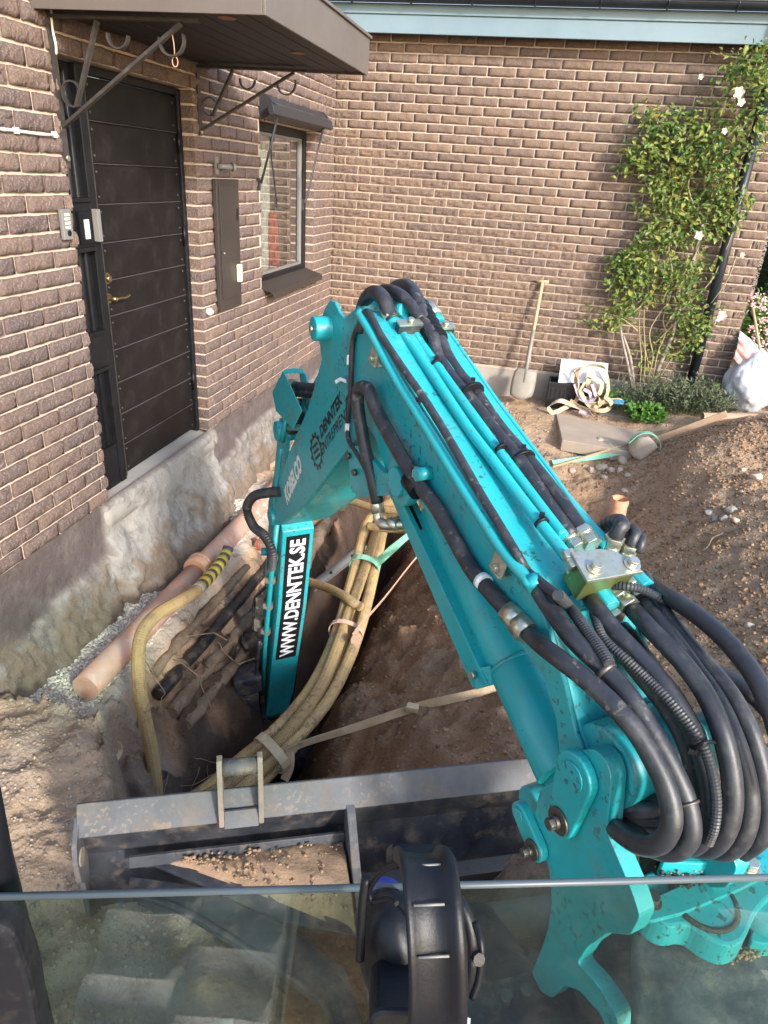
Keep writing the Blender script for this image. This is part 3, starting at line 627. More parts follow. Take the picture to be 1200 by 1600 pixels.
for (u_, v_) in ((355, 27), (466, 82)):
    p_ = PZ(u_, v_, CZ0); b_ = MB(); b_.cyl((p_.x, p_.y, CZ0-.004), (p_.x, p_.y, CZ0+.002), .035, seg=20); b_.obj('downlight_ring', M['spot'], can)
fg = MB(); fg.bb((.0, CY0, CZ0-.012), (.0, CY0, CZ1))
def iron(yb, sgn):
    o = thing('canopy_bracket', (0, yb, 1.9), 'x', 'bracket', 'scrolled iron brackets under the door canopy')
    a = MB(); a.bb((.001, yb-.018, 1.60 if yb < -3 else 1.80), (.01, yb+.018, CZ0-.014)); a.obj('wall_bar', M['wroughtiron'], o)
    a = MB(); a.bb((.0115, yb-.018, CZ0-.026), (.66, yb+.018, CZ0-.0145)); a.obj('top_bar', M['wroughtiron'], o)
    a = MB(); zl = 1.76 if yb < -3 else 1.83
    a.ribbon([(.012, yb, zl), (.58, yb, CZ0-.03)], (0, 1, 0), .024, .012); a.obj('diagonal_strut', M['wroughtiron'], o)
    a = MB(); a.ribbon([(.085, yb, zl+.075), (.22, yb, CZ0-.03)], (0, 1, 0), .024, .012); a.obj('inner_strut', M['wroughtiron'], o)
    def scroll(cx, cz, r, a0, a1, n=22):
        return [(cx+r*(1-.25*i/n)*math.cos(R(a0+(a1-a0)*i/n)), yb, cz+r*(1-.25*i/n)*math.sin(R(a0+(a1-a0)*i/n))) for i in range(n+1)]
    for (cx, cz, r, a0, a1) in ((.075, zl+.125, .052, -60, -330), (.30, CZ0-.075, .05, 0, -190), (.53, CZ0-.085, .06, 20, -190)):
        a = MB(); a.ribbon(scroll(cx, cz, r, a0, a1), (0, 1, 0), .022, .006); a.obj('scroll', M['wroughtiron'], o)
    a = MB(); a.cyl((.011, yb-.0, 1.64 if yb < -3 else 1.82), (.018, yb, 1.64 if yb < -3 else 1.82), .012, seg=8); a.obj('bolt', M['zinc'], o)
    return o
b1 = iron(-4.045, 1); tag(b1, 'scrolled iron canopy bracket on the left side of the front door')
b2 = iron(-2.755, 1); tag(b2, 'scrolled iron canopy bracket between the front door and the awning')
# hanging wire hook on the canopy
hw = MB(); p0 = PY(268, 48, -4.04); p1 = PY(273, 88, -4.04)
lp = [p1+Vector((.012*math.sin(a), 0, -.018+.018*math.cos(a))) for a in [i*.5 for i in range(13)]]
hw.tube([p0, p0.lerp(p1, .5)+Vector((.003, 0, 0)), p1]+lp, .0022, 6)
tag(hw.obj('wire_hook', mat('rusty_wire', (.45,.27,.18), .6)), 'rusty twisted wire hanging from the left canopy bracket', 'wire')
# small fittings on the wall
t_ = thing('intercom_panel', (0, -4.125, 1.38), 'silver intercom keypad on the brick wall left of the door', 'intercom')
a = MB(); a.bb((.012, -4.16, 1.318), (.03, -4.095, 1.442)); a.obj('housing', M['greyplastic'], t_, bevel=.003)
for i in range(4):
    a = MB(); a.bb((.0305, -4.145, 1.415-i*.017), (.033, -4.112, 1.425-i*.017)); a.obj('name_button', M['plasticwhite'], t_)
a = MB(); a.cyl((.03, -4.125, 1.345), (.034, -4.125, 1.345), .012, seg=14); a.obj('sensor', M['frame'], t_)
t_ = thing('door_code_box', (-.06, -3.9, 1.36), 'small blue and white sensor box on the moulded door jamb', 'lock')
a = MB(); a.bb((-.066, -3.93, 1.28), (-.05, -3.83, 1.42)); a.obj('back_plate', M['black'], t_)
a = MB(); a.bb((-.0495, -3.828, 1.285), (-.02, -3.80, 1.43)); a.obj('side_case', M['greyplastic'], t_, bevel=.002)
a = MB(); a.bb((-.0495, -3.895, 1.30), (-.046, -3.86, 1.385)); a.obj('label', M['plasticwhite'], t_)
a = MB(); a.tube([(.017, y, 1.725+.004*fbm(y, 0, 3, 2)) for y in np.arange(-6.2, -4.05, .08)], .006, 8); 
for yy in (-4.6, -4.35, -4.12): a.bb((.008, yy-.008, 1.715), (.025, yy+.008, 1.737))
tag(a.obj('wall_cable', M['plasticwhite']), 'thin white cable clipped along the brick wall towards the door', 'cable')
a = MB(); a.tube(smooth([PX(80, 3, .02), PX(80, 20, .02), PX(82, 45, .02), PX(87, 70, .02), PX(88, 85, .01)], 5), .005, 8)
tag(a.obj('short_cable', M['plasticwhite']), 'short white cable dropping from the canopy beside the left bracket', 'cable')
t_ = thing('meter_cabinet', (0, -2.47, 1.17), 'tall narrow brown metal cabinet on the brick wall by the window', 'cabinet')
a = MB(); a.bb((.012, -2.645, .775), (.04, -2.31, 1.575)); a.obj('case', M['brownmetal'], t_, bevel=.003)
a = MB(); a.bb((.0405, -2.615, .845), (.047, -2.335, 1.54)); a.obj('door_leaf', M['brownmetal'], t_, bevel=.002)
a = MB(); a.bb((.0475, -2.37, 1.33), (.052, -2.35, 1.40)); a.obj('latch', M['frame'], t_)
a = MB(); a.cyl((.047, -2.585, 1.14), (.053, -2.585, 1.14), .007, seg=10); a.obj('lock', M['zinc'], t_)
M['cream'] = mat('cream_plastic', (.72,.70,.45), .5)
a = MB(); a.bb((.048, -2.405, .94), (.075, -2.36, 1.055)); tag(a.obj('cream_holder', M['cream'], None, .006), 'small cream plastic holder fixed low on the brown cabinet', 'holder')
t_ = thing('hose_hook', (0, -2.5, 1.65), 'grey plastic outlet fitting on the bricks above the brown cabinet', 'fitting')
a = MB(); a.bb((.01, -2.60, 1.60), (.02, -2.56, 1.70)); a.obj('plate', M['greyplastic'], t_)
a = MB(); a.cyl((.02, -2.58, 1.645), (.09, -2.50, 1.645), .016); a.cyl((.085, -2.505, 1.645), (.10, -2.488, 1.645), .025, .022); a.obj('spout', M['greyplastic'], t_)
a = MB(); a.cyl((.01, -2.79, .80), (.035, -2.79, .80), .026, .022); a.cyl((.035, -2.79, .80), (.05, -2.79, .80), .012, .01)
tag(a.obj('round_cap', M['plasticwhite']), 'small white round cap on the bricks right of the door', 'cap')

# ---- garage wing
gar = thing('brick_garage', (0,0,0), 'brown brick garage wing under a pale blue fascia and black gutter', 'garage')
GXE = 3.925
a = MB(); a.bb((-.1, .0065, -.02), (GXE-.006, .24, 2.86)); a.bb((-.24, .0065, -.02), (-.1005, 3., 2.86)) if False else None
wall_g = a.obj('wall', M['mortar'], gar)
bv2 = [brick_mesh(40+i, M['brick2'], .235) for i in range(14)]
mapG = lambda t, z: Matrix.Translation((t, 0, z))
lay(wall_g, bv2, M['brick2'], mapG, range(0, 38), .004, GXE, [], visscore(mapG))
# side wall of the wing going back
a = MB(); a.bb((GXE-.24, .245, -.02), (GXE-.002, 6, 2.86)); a.obj('side_wall', M['brick2'], gar)
a = MB(); a.bb((0, .004, -.8), (GXE-.004, .24, -.021)); a.obj('plinth', M['plinth2'], gar)
a = MB(); a.bb((-.05, -.20, 2.735), (GXE+.35, -.17, 2.865)); a.obj('fascia_board', M['paleblue'], gar, bevel=.003)
a = MB(); a.bb((-.05, -.215, 2.866), (GXE+.35, -.17, 2.94)); a.obj('upper_fascia', M['paleblue'], gar, bevel=.003)
a = MB(); a.bb((-.05, -.169, 2.85), (GXE+.35, .2, 2.862)); a.obj('soffit', M['gutter'], gar)
a = MB(); pr = [(.055*math.cos(R(t)), .055*math.sin(R(t))) for t in range(180, 361, 15)]
g_ = [(-.05, -.275+x, 2.985+z) for x, z in pr]+[(-.05, -.275+x*.93, 2.985+z*.93) for x, z in pr[::-1]]
a.prism(g_, (GXE+.42, 0, 0)); a.tube([(-.05, -.33, 2.987), (GXE+.37, -.33, 2.987)], .008, 8)
for q in range(9): a.tube([(q*.5+.2, -.275+.058*math.cos(R(t)), 2.985+.058*math.sin(R(t))) for t in range(180, 361, 20)], .006, 6)
a.obj('gutter', M['gutter'], gar)
for i in range(24):
    a = MB(); x0 = -.1+i*.19; pts = [(x0+.19*j/6, .028*math.sin(math.pi*2*j/6+.6)) for j in range(7)]
    vs_ = [(x, -.24, 3.045+z) for x, z in pts]+[(x, .9, 3.53+z) for x, z in pts]+[(x, -.24, 3.027+z) for x, z in pts]+[(x, .9, 3.51+z) for x, z in pts]
    a.add(vs_, [(j, j+1, 8+j, 7+j) for j in range(6)]+[(14+j, 21+j, 22+j, 15+j) for j in range(6)]+[(j+1, j, 14+j, 15+j) for j in range(6)]+[(0, 7, 21, 14), (6, 20, 27, 13)], 0, True); a.obj('roof_tile', M['rooftile'], gar)
a = MB(); dpx = 3.60
a.tube(smooth([(dpx, -.275, 2.93), (dpx, -.27, 2.82), (dpx, -.12, 2.62), (dpx, -.09, 2.5)], 6), .045, 14); a.tube([(dpx, -.09, 2.52), (dpx, -.09, .02)], .045, 14)
for zz in (.4, 1.5, 2.3): a.tube([(dpx, -.09, zz), (dpx, -.09, zz+.03)], .05, 14)
a.tube([(dpx, -.09, .0), (dpx, -.09, .06)], .055, 14)
a.obj('downpipe', M['gutter'], gar)
# ------------------------------------------------------------------ excavator
FO = Vector((2.394, -5.755, 0)); PH = R(37.5)
DV = Vector((-math.sin(PH), math.cos(PH), 0)); NV = Vector((-math.cos(PH), -math.sin(PH), 0)); UZ = Vector((0,0,1))
def E3(s, l, z): return FO+DV*s+NV*l+UZ*z
def SP(u, v, l):
    d = ray(u, v); t = (l-(CAM-FO).dot(NV))/d.dot(NV); return CAM+d*t
def SZ(u, v, l): q = SP(u, v, l)-FO; return (q.dot(DV), q.z)
ex = thing('excavator', (2.2, -6.0, -.5), 'turquoise tracked excavator reaching its boom and arm down into the trench', 'excavator')
def side(poly, l0, l1): return [E3(s, l0, z) for s, z in poly], NV*(l1-l0)
def rprof(pts, rr, n=4):
    """round the corners of an outline"""
    out = []; N_ = len(pts)
    for i in range(N_):
        a = Vector(pts[i-1]); b = Vector(pts[i]); c = Vector(pts[(i+1) % N_]); u1 = (a-b); u2 = (c-b)
        d1 = min(rr, u1.length*.45); d2 = min(rr, u2.length*.45); p = b+u1.normalized()*d1; q = b+u2.normalized()*d2
        for k in range(n+1): t = k/n; out.append(tuple(p*(1-t)**2+b*2*t*(1-t)+q*t*t))
    return out
# boom: side plates with a box section between
bp = [(-.075,.57),(-.05,.60),(.0,.64),(.06,.72),(.13,.80),(.218,.885),(.498,.999),(.79,1.11),(1.138,1.258),(1.21,1.272),(1.30,1.262),(1.36,1.225),(1.40,1.235),(1.45,1.262),(1.50,1.262),(1.555,1.22),(1.60,1.15),(1.60,1.10),(1.57,1.04),(1.65,.90),(1.719,.80),(1.971,.512),(2.176,.232),(2.271,.095),(2.262,.055),(2.20,.045),(2.10,.09),(1.744,.362),(1.485,.604),(1.276,.80),(1.128,.93),(1.06,.905),(1.043,.887),(.98,.84),(.815,.85),(.436,.755),(.125,.69),(.06,.62),(.02,.53),(-.03,.50),(-.07,.54)]
W2 = .125
a = MB()
box_ = [q for q in bp if not (1.33 < q[0] < 1.62 and q[1] > 1.05)]
pts, dv = side([(s, z) for s, z in box_], -W2+.012, W2-.012); a.prism(pts, dv)
boom = a.obj('boom', M['teal'], ex, bevel=.006)
for sg in (1, -1):
    a = MB(); pts, dv = side(bp, W2*sg-.012*(sg > 0), W2*sg+.012*(sg < 0)); a.prism(pts, dv); a.obj('side_plate', M['teal'], boom, bevel=.004)
# weld line plate: lower ear plate of the knee, oval boss around boom cylinder pin
def boss(s, z, r, l0, l1, m, parent, name='pin_boss', seg=28):
    a = MB(); a.cyl(E3(s, l0, z), E3(s, l1, z), r, seg=seg, mat=0); return a.obj(name, m, parent, bevel=.004)
bs = SZ(625, 752, .14)
boss(bs[0], bs[1], .075, .11, .145, M['teal'], boom); boss(bs[0], bs[1], .045, .145, .16, M['teal2'], boom)
kb = (1.50, 1.165)
boss(kb[0], kb[1], .042, -.17, .185, M['teal2'], boom, 'arm_cylinder_pin')
a = MB(); a.cyl(E3(kb[0]-.0, .186, kb[1]), E3(kb[0], .196, kb[1]), .012, seg=8); a.obj('bolt', M['zinc'], boom)
a = MB(); a.cyl(E3(1.38, -.02, 1.21), E3(1.38, .05, 1.275), .035, .028, seg=12); a.obj('grease_fitting', M['teal'], boom)
# bracket under the knee (open box where the cylinder rod ends)
br = [SZ(u, v, .16) for u, v in ((548, 678), (580, 700), (640, 770), (680, 745), (660, 700), (625, 655))]
a = MB(); pts, dv = side([SZ(*q, .15) for q in ((543,700),(548,765),(560,778),(636,772),(640,745),(598,738),(575,712),(563,695))], .13, .15); a.prism(pts, dv); a.obj('knee_bracket', M['teal'], boom, bevel=.003)
a = MB(); p1 = SP(550,765,.14); p2 = SP(636,768,.14); a.prism([p1, p2, p2-NV*.24, p1-NV*.24], (0,0,-.012)); a.obj('knee_bracket_floor', M['teal'], boom, bevel=.002)
for q in ((546,712),(556,738)): a = MB(); p_ = SP(*q, .155); a.cyl(p_, p_+NV*.012, .012, seg=8); a.obj('bolt', M['steel'], boom)
# lettering and marks on the front part of the boom
def text_mesh(body, m, name, parent, origin, ux, uy, width, height, bold=0., shear=0., align='LEFT'):
    cu = bpy.data.curves.new('t', 'FONT'); cu.body = body; cu.size = 1; cu.offset = bold; cu.extrude = 0; cu.shear = shear; cu.resolution_u = 3
    o = bpy.data.objects.new('t', cu); COL.objects.link(o); bpy.context.view_layer.update()
    dg = bpy.context.evaluated_depsgraph_get(); me = bpy.data.meshes.new_from_object(o.evaluated_get(dg)); bpy.data.objects.remove(o)
    xs = [v.co.x for v in me.vertices]; ys = [v.co.y for v in me.vertices]; x0, x1, y0, y1 = min(xs), max(xs), min(ys), max(ys)
    ux = Vector(ux).normalized(); uy = Vector(uy).normalized()
    for v in me.vertices:
        a_ = (v.co.x-x0)/(x1-x0)*width; b_ = (v.co.y-y0)/(y1-y0)*height; v.co = Vector(origin)+ux*a_+uy*b_
    me.materials.clear(); me.materials.append(m); me.update()
    return link(bpy.data.objects.new(name, me), parent)
def decal_plane(l, o_px, x_px):
    o_ = SP(*o_px, l); x_ = SP(*x_px, l); ux = (x_-o_).normalized(); uy = (UZ-ux*UZ.dot(ux)).normalized(); return o_, x_, ux, uy
LD = W2+.0016
o_, x_, ux, uy = decal_plane(LD, (502, 686), (536, 628)); text_mesh('DENNTEK', M['blackdecal'], 'lettering', boom, o_, ux, uy, (x_-o_).length, .046, .035, .25)
o_, x_, ux, uy = decal_plane(LD, (540, 636), (548, 623)); text_mesh('AB', M['blackdecal'], 'lettering', boom, o_, ux, uy, (x_-o_).length*1.2, .022, .015, .15)
a = MB(); o2, x2 = SP(537, 645, LD), SP(549, 625, LD); a.ribbon([o2, x2], uy, .004, .0004); a.obj('lettering_bar', M['blackdecal'], boom)
a = MB(); o2, x2 = SP(538, 628, LD), SP(546, 612, LD); a.ribbon([o2, x2], uy, .004, .0004); a.obj('lettering_bar', M['blackdecal'], boom)
o_, x_, ux, uy = decal_plane(LD, (503, 712), (546, 648)); text_mesh('ENTREPRENA', M['blackdecal'], 'lettering', boom, o_, ux, uy, (x_-o_).length, .040, .003, .2)
o_, x_, ux, uy = decal_plane(LD, (449, 790), (473, 733)); text_mesh('KOBELCO', M['silverdecal'], 'lettering', boom, o_, ux, uy, (x_-o_).length, .08, .055, .2)
a = MB(); gc = SP(494, 705, LD); ga = (SP(503, 712, LD)-SP(546, 648, LD)).normalized(); gb = (UZ-ga*UZ.dot(ga)).normalized()
def G(x, y, h=0): return gc+ga*x+gb*y+NV*h
ro_, ri_ = .062, .053; seg = 48
a.add([G(ro_*math.cos(i*2*math.pi/seg), ro_*math.sin(i*2*math.pi/seg)) for i in range(seg)]+[G(ri_*math.cos(i*2*math.pi/seg), ri_*math.sin(i*2*math.pi/seg)) for i in range(seg)], [(i, (i+1) % seg, seg+(i+1) % seg, seg+i) for i in range(seg)])
for i in range(12):
    t = i*math.pi/6; c_, s_2 = math.cos(t), math.sin(t); q = [(.060, -.009), (.076, -.006), (.076, .006), (.060, .009)]
    a.add([G(x*c_-y*s_2, x*s_2+y*c_) for x, y in q], [(0,1,2,3)])
for k in (-.024, 0, .024): a.add([G(-.034, k-.008), G(.034, k-.002), G(.034, k+.01), G(-.034, k+.004)], [(0,1,2,3)])
a.obj('gear_emblem', M['blackdecal'], boom)
# arm cylinder between knee boss and arm head
ah = (2.16, .55)
cyl_ = MB(); ca_, cb_ = E3(kb[0], 0, kb[1]), E3(ah[0], 0, ah[1]); md = ca_.lerp(cb_, .72); cyl_.cyl(ca_.lerp(cb_, .02), md, .058, seg=24); cyl_.cyl(ca_.lerp(cb_, .68), md, .066, seg=24)
acy = cyl_.obj('arm_cylinder', M['teal'], ex, bevel=.003)
a = MB(); a.cyl(md, cb_, .028); a.obj('rod', M['zinc'], acy)
a = MB(); a.cyl(E3(ah[0], -.10, ah[1]), E3(ah[0], .10, ah[1]), .045); a.obj('rod_eye', M['teal2'], acy, bevel=.003)
# hose guard box on the left of the knee
gb_ = thing if False else None
u_pts = [(443, 580), (427, 612), (434, 645), (458, 668), (474, 640), (463, 630), (455, 605)]
a = MB(); L_ = .115; P_ = [SP(*q, L_+.03) for q in ((444,580),(427,613),(433,643),(459,670),(473,642))]
a.prism(P_, DV*.006+NV*.004); hb = a.obj('hose_guard', M['teal'], ex, bevel=.002)
a = MB(); q1, q2 = SP(444,580,L_+.03), SP(472,580,.06); a.prism([q1, q2, SP(476,612,.06), SP(446,600,L_+.03)], UZ*.004) if False else None
a.ribbon([SP(444,581,.145), SP(460,579,.10), SP(474,580,.05)], UZ, .02, .006); a.prism([SP(470,580,.05), SP(474,612,.05), SP(478,640,.05), SP(486,618,.05), SP(480,585,.05)], NV*.008)
a.obj('guard_plate', M['teal2'], hb)
for q0, q1 in (((446,600),(512,607)), ((448,612),(508,616)), ((447,628),(475,628))):
    a = MB(); a.tube(smooth([SP(*q0, .10), SP((q0[0]*2+q1[0])/3, (q0[1]*2+q1[1])/3+1, .09), SP(*q1, .05)], 5), .018, 12); a.obj('short_hose', M['hose'], hb)
    a = MB(); p_ = SP(*q0, .10); q_ = SP(q0[0]+14, q0[1]+1, .095); a.cyl(p_, q_, .023, seg=8); a.obj('fitting', M['zinc'], hb)
a = MB(); a.tube(smooth([SP(470,640,.06), SP(466,660,.07), SP(455,672,.09), SP(452,650,.1)], 5), .025, 12); a.obj('short_hose', M['hose'], hb)
a = MB(); a.tube([SP(452, 668, .12), SP(490, 668, .10)], .014, 10); a.tube([SP(442, 690, .12), SP(447, 655, .12)], .01, 8); a.obj('guard_rail', M['teal2'], hb)

# arm (stick)
arm = None; sw = .085
ax_ = [(2.05,.575),(2.16,.605),(2.22,.60),(2.245,.545),(2.30,.30),(2.40,.16),(2.47,.02),(2.60,-.60),(2.80,-1.55),(2.79,-1.64),(2.70,-1.68),(2.60,-1.64),(2.565,-1.55),(2.285,-.53),(2.185,.0),(2.16,.10),(2.12,.30),(2.08,.50)]
st_poly = [(2.185,-.0),(2.24,.06),(2.36,.08),(2.43,.0),(2.60,-.75),(2.74,-1.52),(2.735,-1.60),(2.68,-1.635),(2.61,-1.62),(2.575,-1.56),(2.285,-.53)]
a = MB(); pts, dv = side(st_poly, -sw, sw); a.prism(pts, dv); arm = a.obj('arm', M['teal'], ex, bevel=.006)
head = [(2.11,.60),(2.16,.62),(2.21,.60),(2.235,.54),(2.31,.27),(2.42,.07),(2.43,.0),(2.36,-.03),(2.25,-.02),(2.18,.10),(2.12,.40),(2.085,.55)]
for l0, l1 in ((.075, .092), (-.092, -.075)):
    a = MB(); pts, dv = side(head, l0, l1); a.prism(pts, dv); a.obj('head_plate', M['teal'], arm, bevel=.003)
boss(2.16, .555, .048, .092, .125, M['teal2'], arm); boss(2.23, .075, .045, -.15, .14, M['teal2'], arm)
# text panel on the arm face towards the operator
f0, f1 = (2.2855, -.53), (2.575, -1.56)
def FP(t, l, h=0):  # t 0 at top (2.185,0)
    s = 2.185+(f1[0]-2.185)*t; z = 0+(f1[1]-0)*t
    # broken line through the upper knee of the face
    if t < .34: k = t/.34; s = 2.185+(2.285-2.185)*k; z = -.53*k
    else: k = (t-.34)/.66; s = 2.285+(2.575-2.285)*k; z = -.53+(-1.56+.53)*k
    return E3(s-h*.96, l, z-h*.2)
a = MB(); tt = [.02,.18,.34,.50,.63]
a.add([FP(t, l, .002) for t in tt for l in (-.063, .063)], [(2*i, 2*i+1, 2*i+3, 2*i+2) for i in range(len(tt)-1)]); a.obj('lettering_panel', M['blackdecal'], arm)
# letters rise along the arm: x axis runs up, letter tops point left
def panel_text(body, t0, t1, l0, l1):
    cu = bpy.data.curves.new('t', 'FONT'); cu.body = body; cu.size = 1; cu.offset = .035; cu.space_character = 1.05; cu.resolution_u = 3
    o = bpy.data.objects.new('t', cu); COL.objects.link(o); bpy.context.view_layer.update()
    me = bpy.data.meshes.new_from_object(o.evaluated_get(bpy.context.evaluated_depsgraph_get())); bpy.data.objects.remove(o)
    xs = [v.co.x for v in me.vertices]; ys = [v.co.y for v in me.vertices]; x0, x1, y0, y1 = min(xs), max(xs), min(ys), max(ys)
    for v in me.vertices:
        t = t0+(t1-t0)*(v.co.x-x0)/(x1-x0); l = l0+(l1-l0)*(v.co.y-y0)/(y1-y0); v.co = FP(t, l, .0045)
    me.materials.clear(); me.materials.append(M['white']); me.update(); return link(bpy.data.objects.new('lettering', me), arm)
panel_text('WWW.DENNTEK.SE', .615, .035, -.043, .043)
# pipes, hoses on the left side of the arm
a = MB(); a.tube([SP(433, 815, .11), SP(424, 900, .12), SP(414, 1010, .12), SP(410, 1085, .12)], .014, 10); a.obj('arm_pipe', M['teal2'], arm)
a = MB(); a.tube([SP(428, 850, .10), SP(421, 940, .11), SP(412, 1040, .11)], .010, 8); a.obj('arm_pipe', M['teal2'], arm)
for v in (870, 905, 945, 985):
    a = MB(); p_ = SP(424-(v-900)*.09, v, .115); a.box(p_, (.05,.05,.03)); a.obj('pipe_clamp', M['mudsteel'], arm)
a = MB(); a.cyl(SP(408, 862, .14), SP(420, 862, .10), .022); a.obj('pipe_end', M['teal2'], arm)
hp = resample(smooth([SP(440,768,.12), SP(418,770,.15), SP(396,776,.18), SP(386,795,.19), SP(396,822,.18), SP(414,838,.16), SP(425,862,.14), SP(424,888,.13)], 10), .004)
a = MB(); a.tube(hp, [.022+.004*(i % 3 == 0) for i in range(len(hp))], 12, smooth=False); a.obj('ribbed_hose', M['corr'], arm)
a = MB(); a.tube(smooth([SP(414,918,.13), SP(399,935,.16), SP(396,962,.17), SP(400,985,.15)], 6), .010, 8); a.tube(smooth([SP(400,985,.15), SP(380,990,.18), SP(382,1015,.2), SP(408,1010,.15), SP(398,985,.16)], 6), .009, 8); a.obj('control_hose', M['hose'], arm)
for q_ in ((408, 940, .13), (405, 975, .14)): a = MB(); a.box(SP(*q_), (.05,.05,.08)); a.obj('valve_block', M['mudsteel'], arm, bevel=.004)
# quick hitch, tilt motor and bucket in the dark of the trench
qb = MB(); qb.box(SP(383, 1062, .24), (.17,.15,.12), Matrix.Rotation(PH, 3, 'Z')); qb.box(SP(383, 1092, .24), (.14,.14,.16), Matrix.Rotation(PH, 3, 'Z'))
hit = qb.obj('tilt_motor', M['blackpaint'], ex, bevel=.012)
a = MB(); a.cyl(E3(2.66, -.14, -1.60), E3(2.66, .14, -1.60), .06); a.cyl(E3(2.72, -.13, -1.48), E3(2.72, .13, -1.48), .035); a.obj('linkage_pin', M['steel'], hit)
a = MB(); pts, dv = side([(2.56,-1.60),(2.78,-1.50),(2.80,-1.72),(2.60,-1.80)], -.13, -.10); a.prism(pts, dv); pts, dv = side([(2.56,-1.60),(2.78,-1.50),(2.80,-1.72),(2.60,-1.80)], .10, .13); a.prism(pts, dv); a.obj('hitch_plate', M['blackpaint'], hit)
bk = MB(); arc = [(2.62+.24*math.cos(R(t)), -1.90+.20*math.sin(R(t))) for t in range(100, 291, 19)]
outer = arc; inner = [(s+.012, z) for s, z in arc]
vs_ = [E3(s, l, z) for l in (-.2, .2) for s, z in arc]; n = len(arc); bk.add(vs_, [(i, i+1, n+i+1, n+i) for i in range(n-1)])
for l in (-.2, .19): pts, dv = side(arc, l, l+.01); bk.prism(pts, dv)
for i in range(4): bk.box(E3(2.72, -.16+.107*i, -2.09), (.05,.05,.05))
bk.obj('bucket', M['blackpaint'], ex)
a = MB(); a.tube(smooth([SP(440, 700, .12), SP(432, 760, .13), SP(428, 800, .12)], 5), .008, 8); a.obj('thin_pipe', M['teal2'], arm)
a = MB(); a.tube(smooth([SP(405,1000,.16), SP(400,1060,.18), SP(396,1110,.16), SP(390,1150,.15)], 5), .012, 8); a.tube(smooth([SP(372,1010,.26), SP(362,1040,.3), SP(364,1075,.28), SP(382,1095,.22)], 5), .010, 8); a.tube(smooth([SP(458,960,-.08), SP(461,1010,-.10), SP(462,1060,-.10), SP(455,1100,-.08)], 5), .012, 8); a.obj('trench_hoses', M['hose'], hit)
a = MB(); a.prism([SP(412,1062,.10), SP(402,1078,.12), SP(386,1150,.14), SP(405,1165,.12), SP(416,1120,.09)], NV*.03); a.obj('hitch_cover', M['blackpaint'], hit, bevel=.004)

# boom cylinder: guard, tube, pin
def q3(u, v, l): return SP(u, v, l)
bc = MB(); b_top = SP(806, 1042, -.0); b_bot = SP(884, 1205, .02)
axis = (b_top-b_bot).normalized(); g_top = SP(684, 795, .0)
bc.cyl(b_bot, b_top+axis*.0, .074, seg=32); bcyl = bc.obj('boom_cylinder', M['teal2'], ex, bevel=.003)
a = MB(); a.cyl(b_top-axis*.006, b_top+axis*.004, .0765, seg=32); a.obj('collar', M['teal'], bcyl)
a = MB(); a.cyl(b_top, g_top, .071, .060, seg=28); a.obj('rod_guard', M['teal2'], bcyl, bevel=.004)
a = MB(); a.cyl(g_top, E3(bs[0], 0, bs[1]), .035); a.obj('rod', M['steel'], bcyl)
a = MB(); P_ = [SP(592,735,.10), SP(605,735,.10), SP(760,1068,.09), SP(738,1075,.09)]; a.prism(P_, -NV*.05); a.prism([SP(738,1045,.095), SP(764,1040,.08), SP(768,1070,.08), SP(742,1078,.095)], -NV*.06); a.obj('guard_strip', M['teal2'], bcyl, bevel=.003)
a = MB(); p_ = SP(741, 1054, .098); a.cyl(p_, p_+NV*.012, .012, seg=6); a.obj('bolt', M['zinc'], bcyl)
a = MB(); P_ = [SP(612,745,.085), SP(622,752,.085), SP(752,1040,.07), SP(745,1046,.075)]; a.prism(P_, -NV*.01); a.obj('gap_shade_strip', M['frame'], bcyl)  # black strip painted as the shade in the gap behind the guard
a = MB(); p_ = SP(594, 815, .13); a.cyl(SP(595,820,.13), SP(632,818,.08), .018, seg=8); a.tube(smooth([SP(590,790,.14), SP(592,812,.14), SP(603,820,.13), SP(632,819,.08)], 6), .017, 12); a.cyl(SP(587,775,.14), SP(591,802,.14), .023, seg=8); a.cyl(SP(608,819,.12), SP(622,819,.10), .023, seg=6); a.obj('elbow_fitting', M['zinc'], bcyl)

# hose and pipe runs, traced on planes parallel to the boom
def run(name, pts, r, m, parent=None, seg=12, ns=6):
    a = MB(); a.tube(smooth([SP(u, v, l) for u, v, l in pts], ns), r, seg); return a.obj(name, m, parent or ex)
run('hydraulic_hose', [(590,785,.14),(583,752,.15),(570,698,.16),(560,640,.17),(560,612,.17),(567,605,.17),(577,612,.17),(590,645,.165),(617,695,.16),(645,743,.155),(667,773,.152),(685,797,.15),(734,884,.148),(767,925,.146),(792,953,.144)], .021, M['hose'])
run('hose_end', [(585,755,.145),(590,785,.14)], .019, M['hose'])
a = MB(); a.cyl(SP(793,954,.144), SP(812,974,.142), .027, seg=8); a.cyl(SP(810,972,.142), SP(826,990,.14), .031, seg=6); a.obj('hose_coupling', M['zinc'], ex)
a = MB(); a.cyl(SP(752,906,.147), SP(758,912,.147), .0225, seg=14); a.obj('white_band', M['white'], ex)
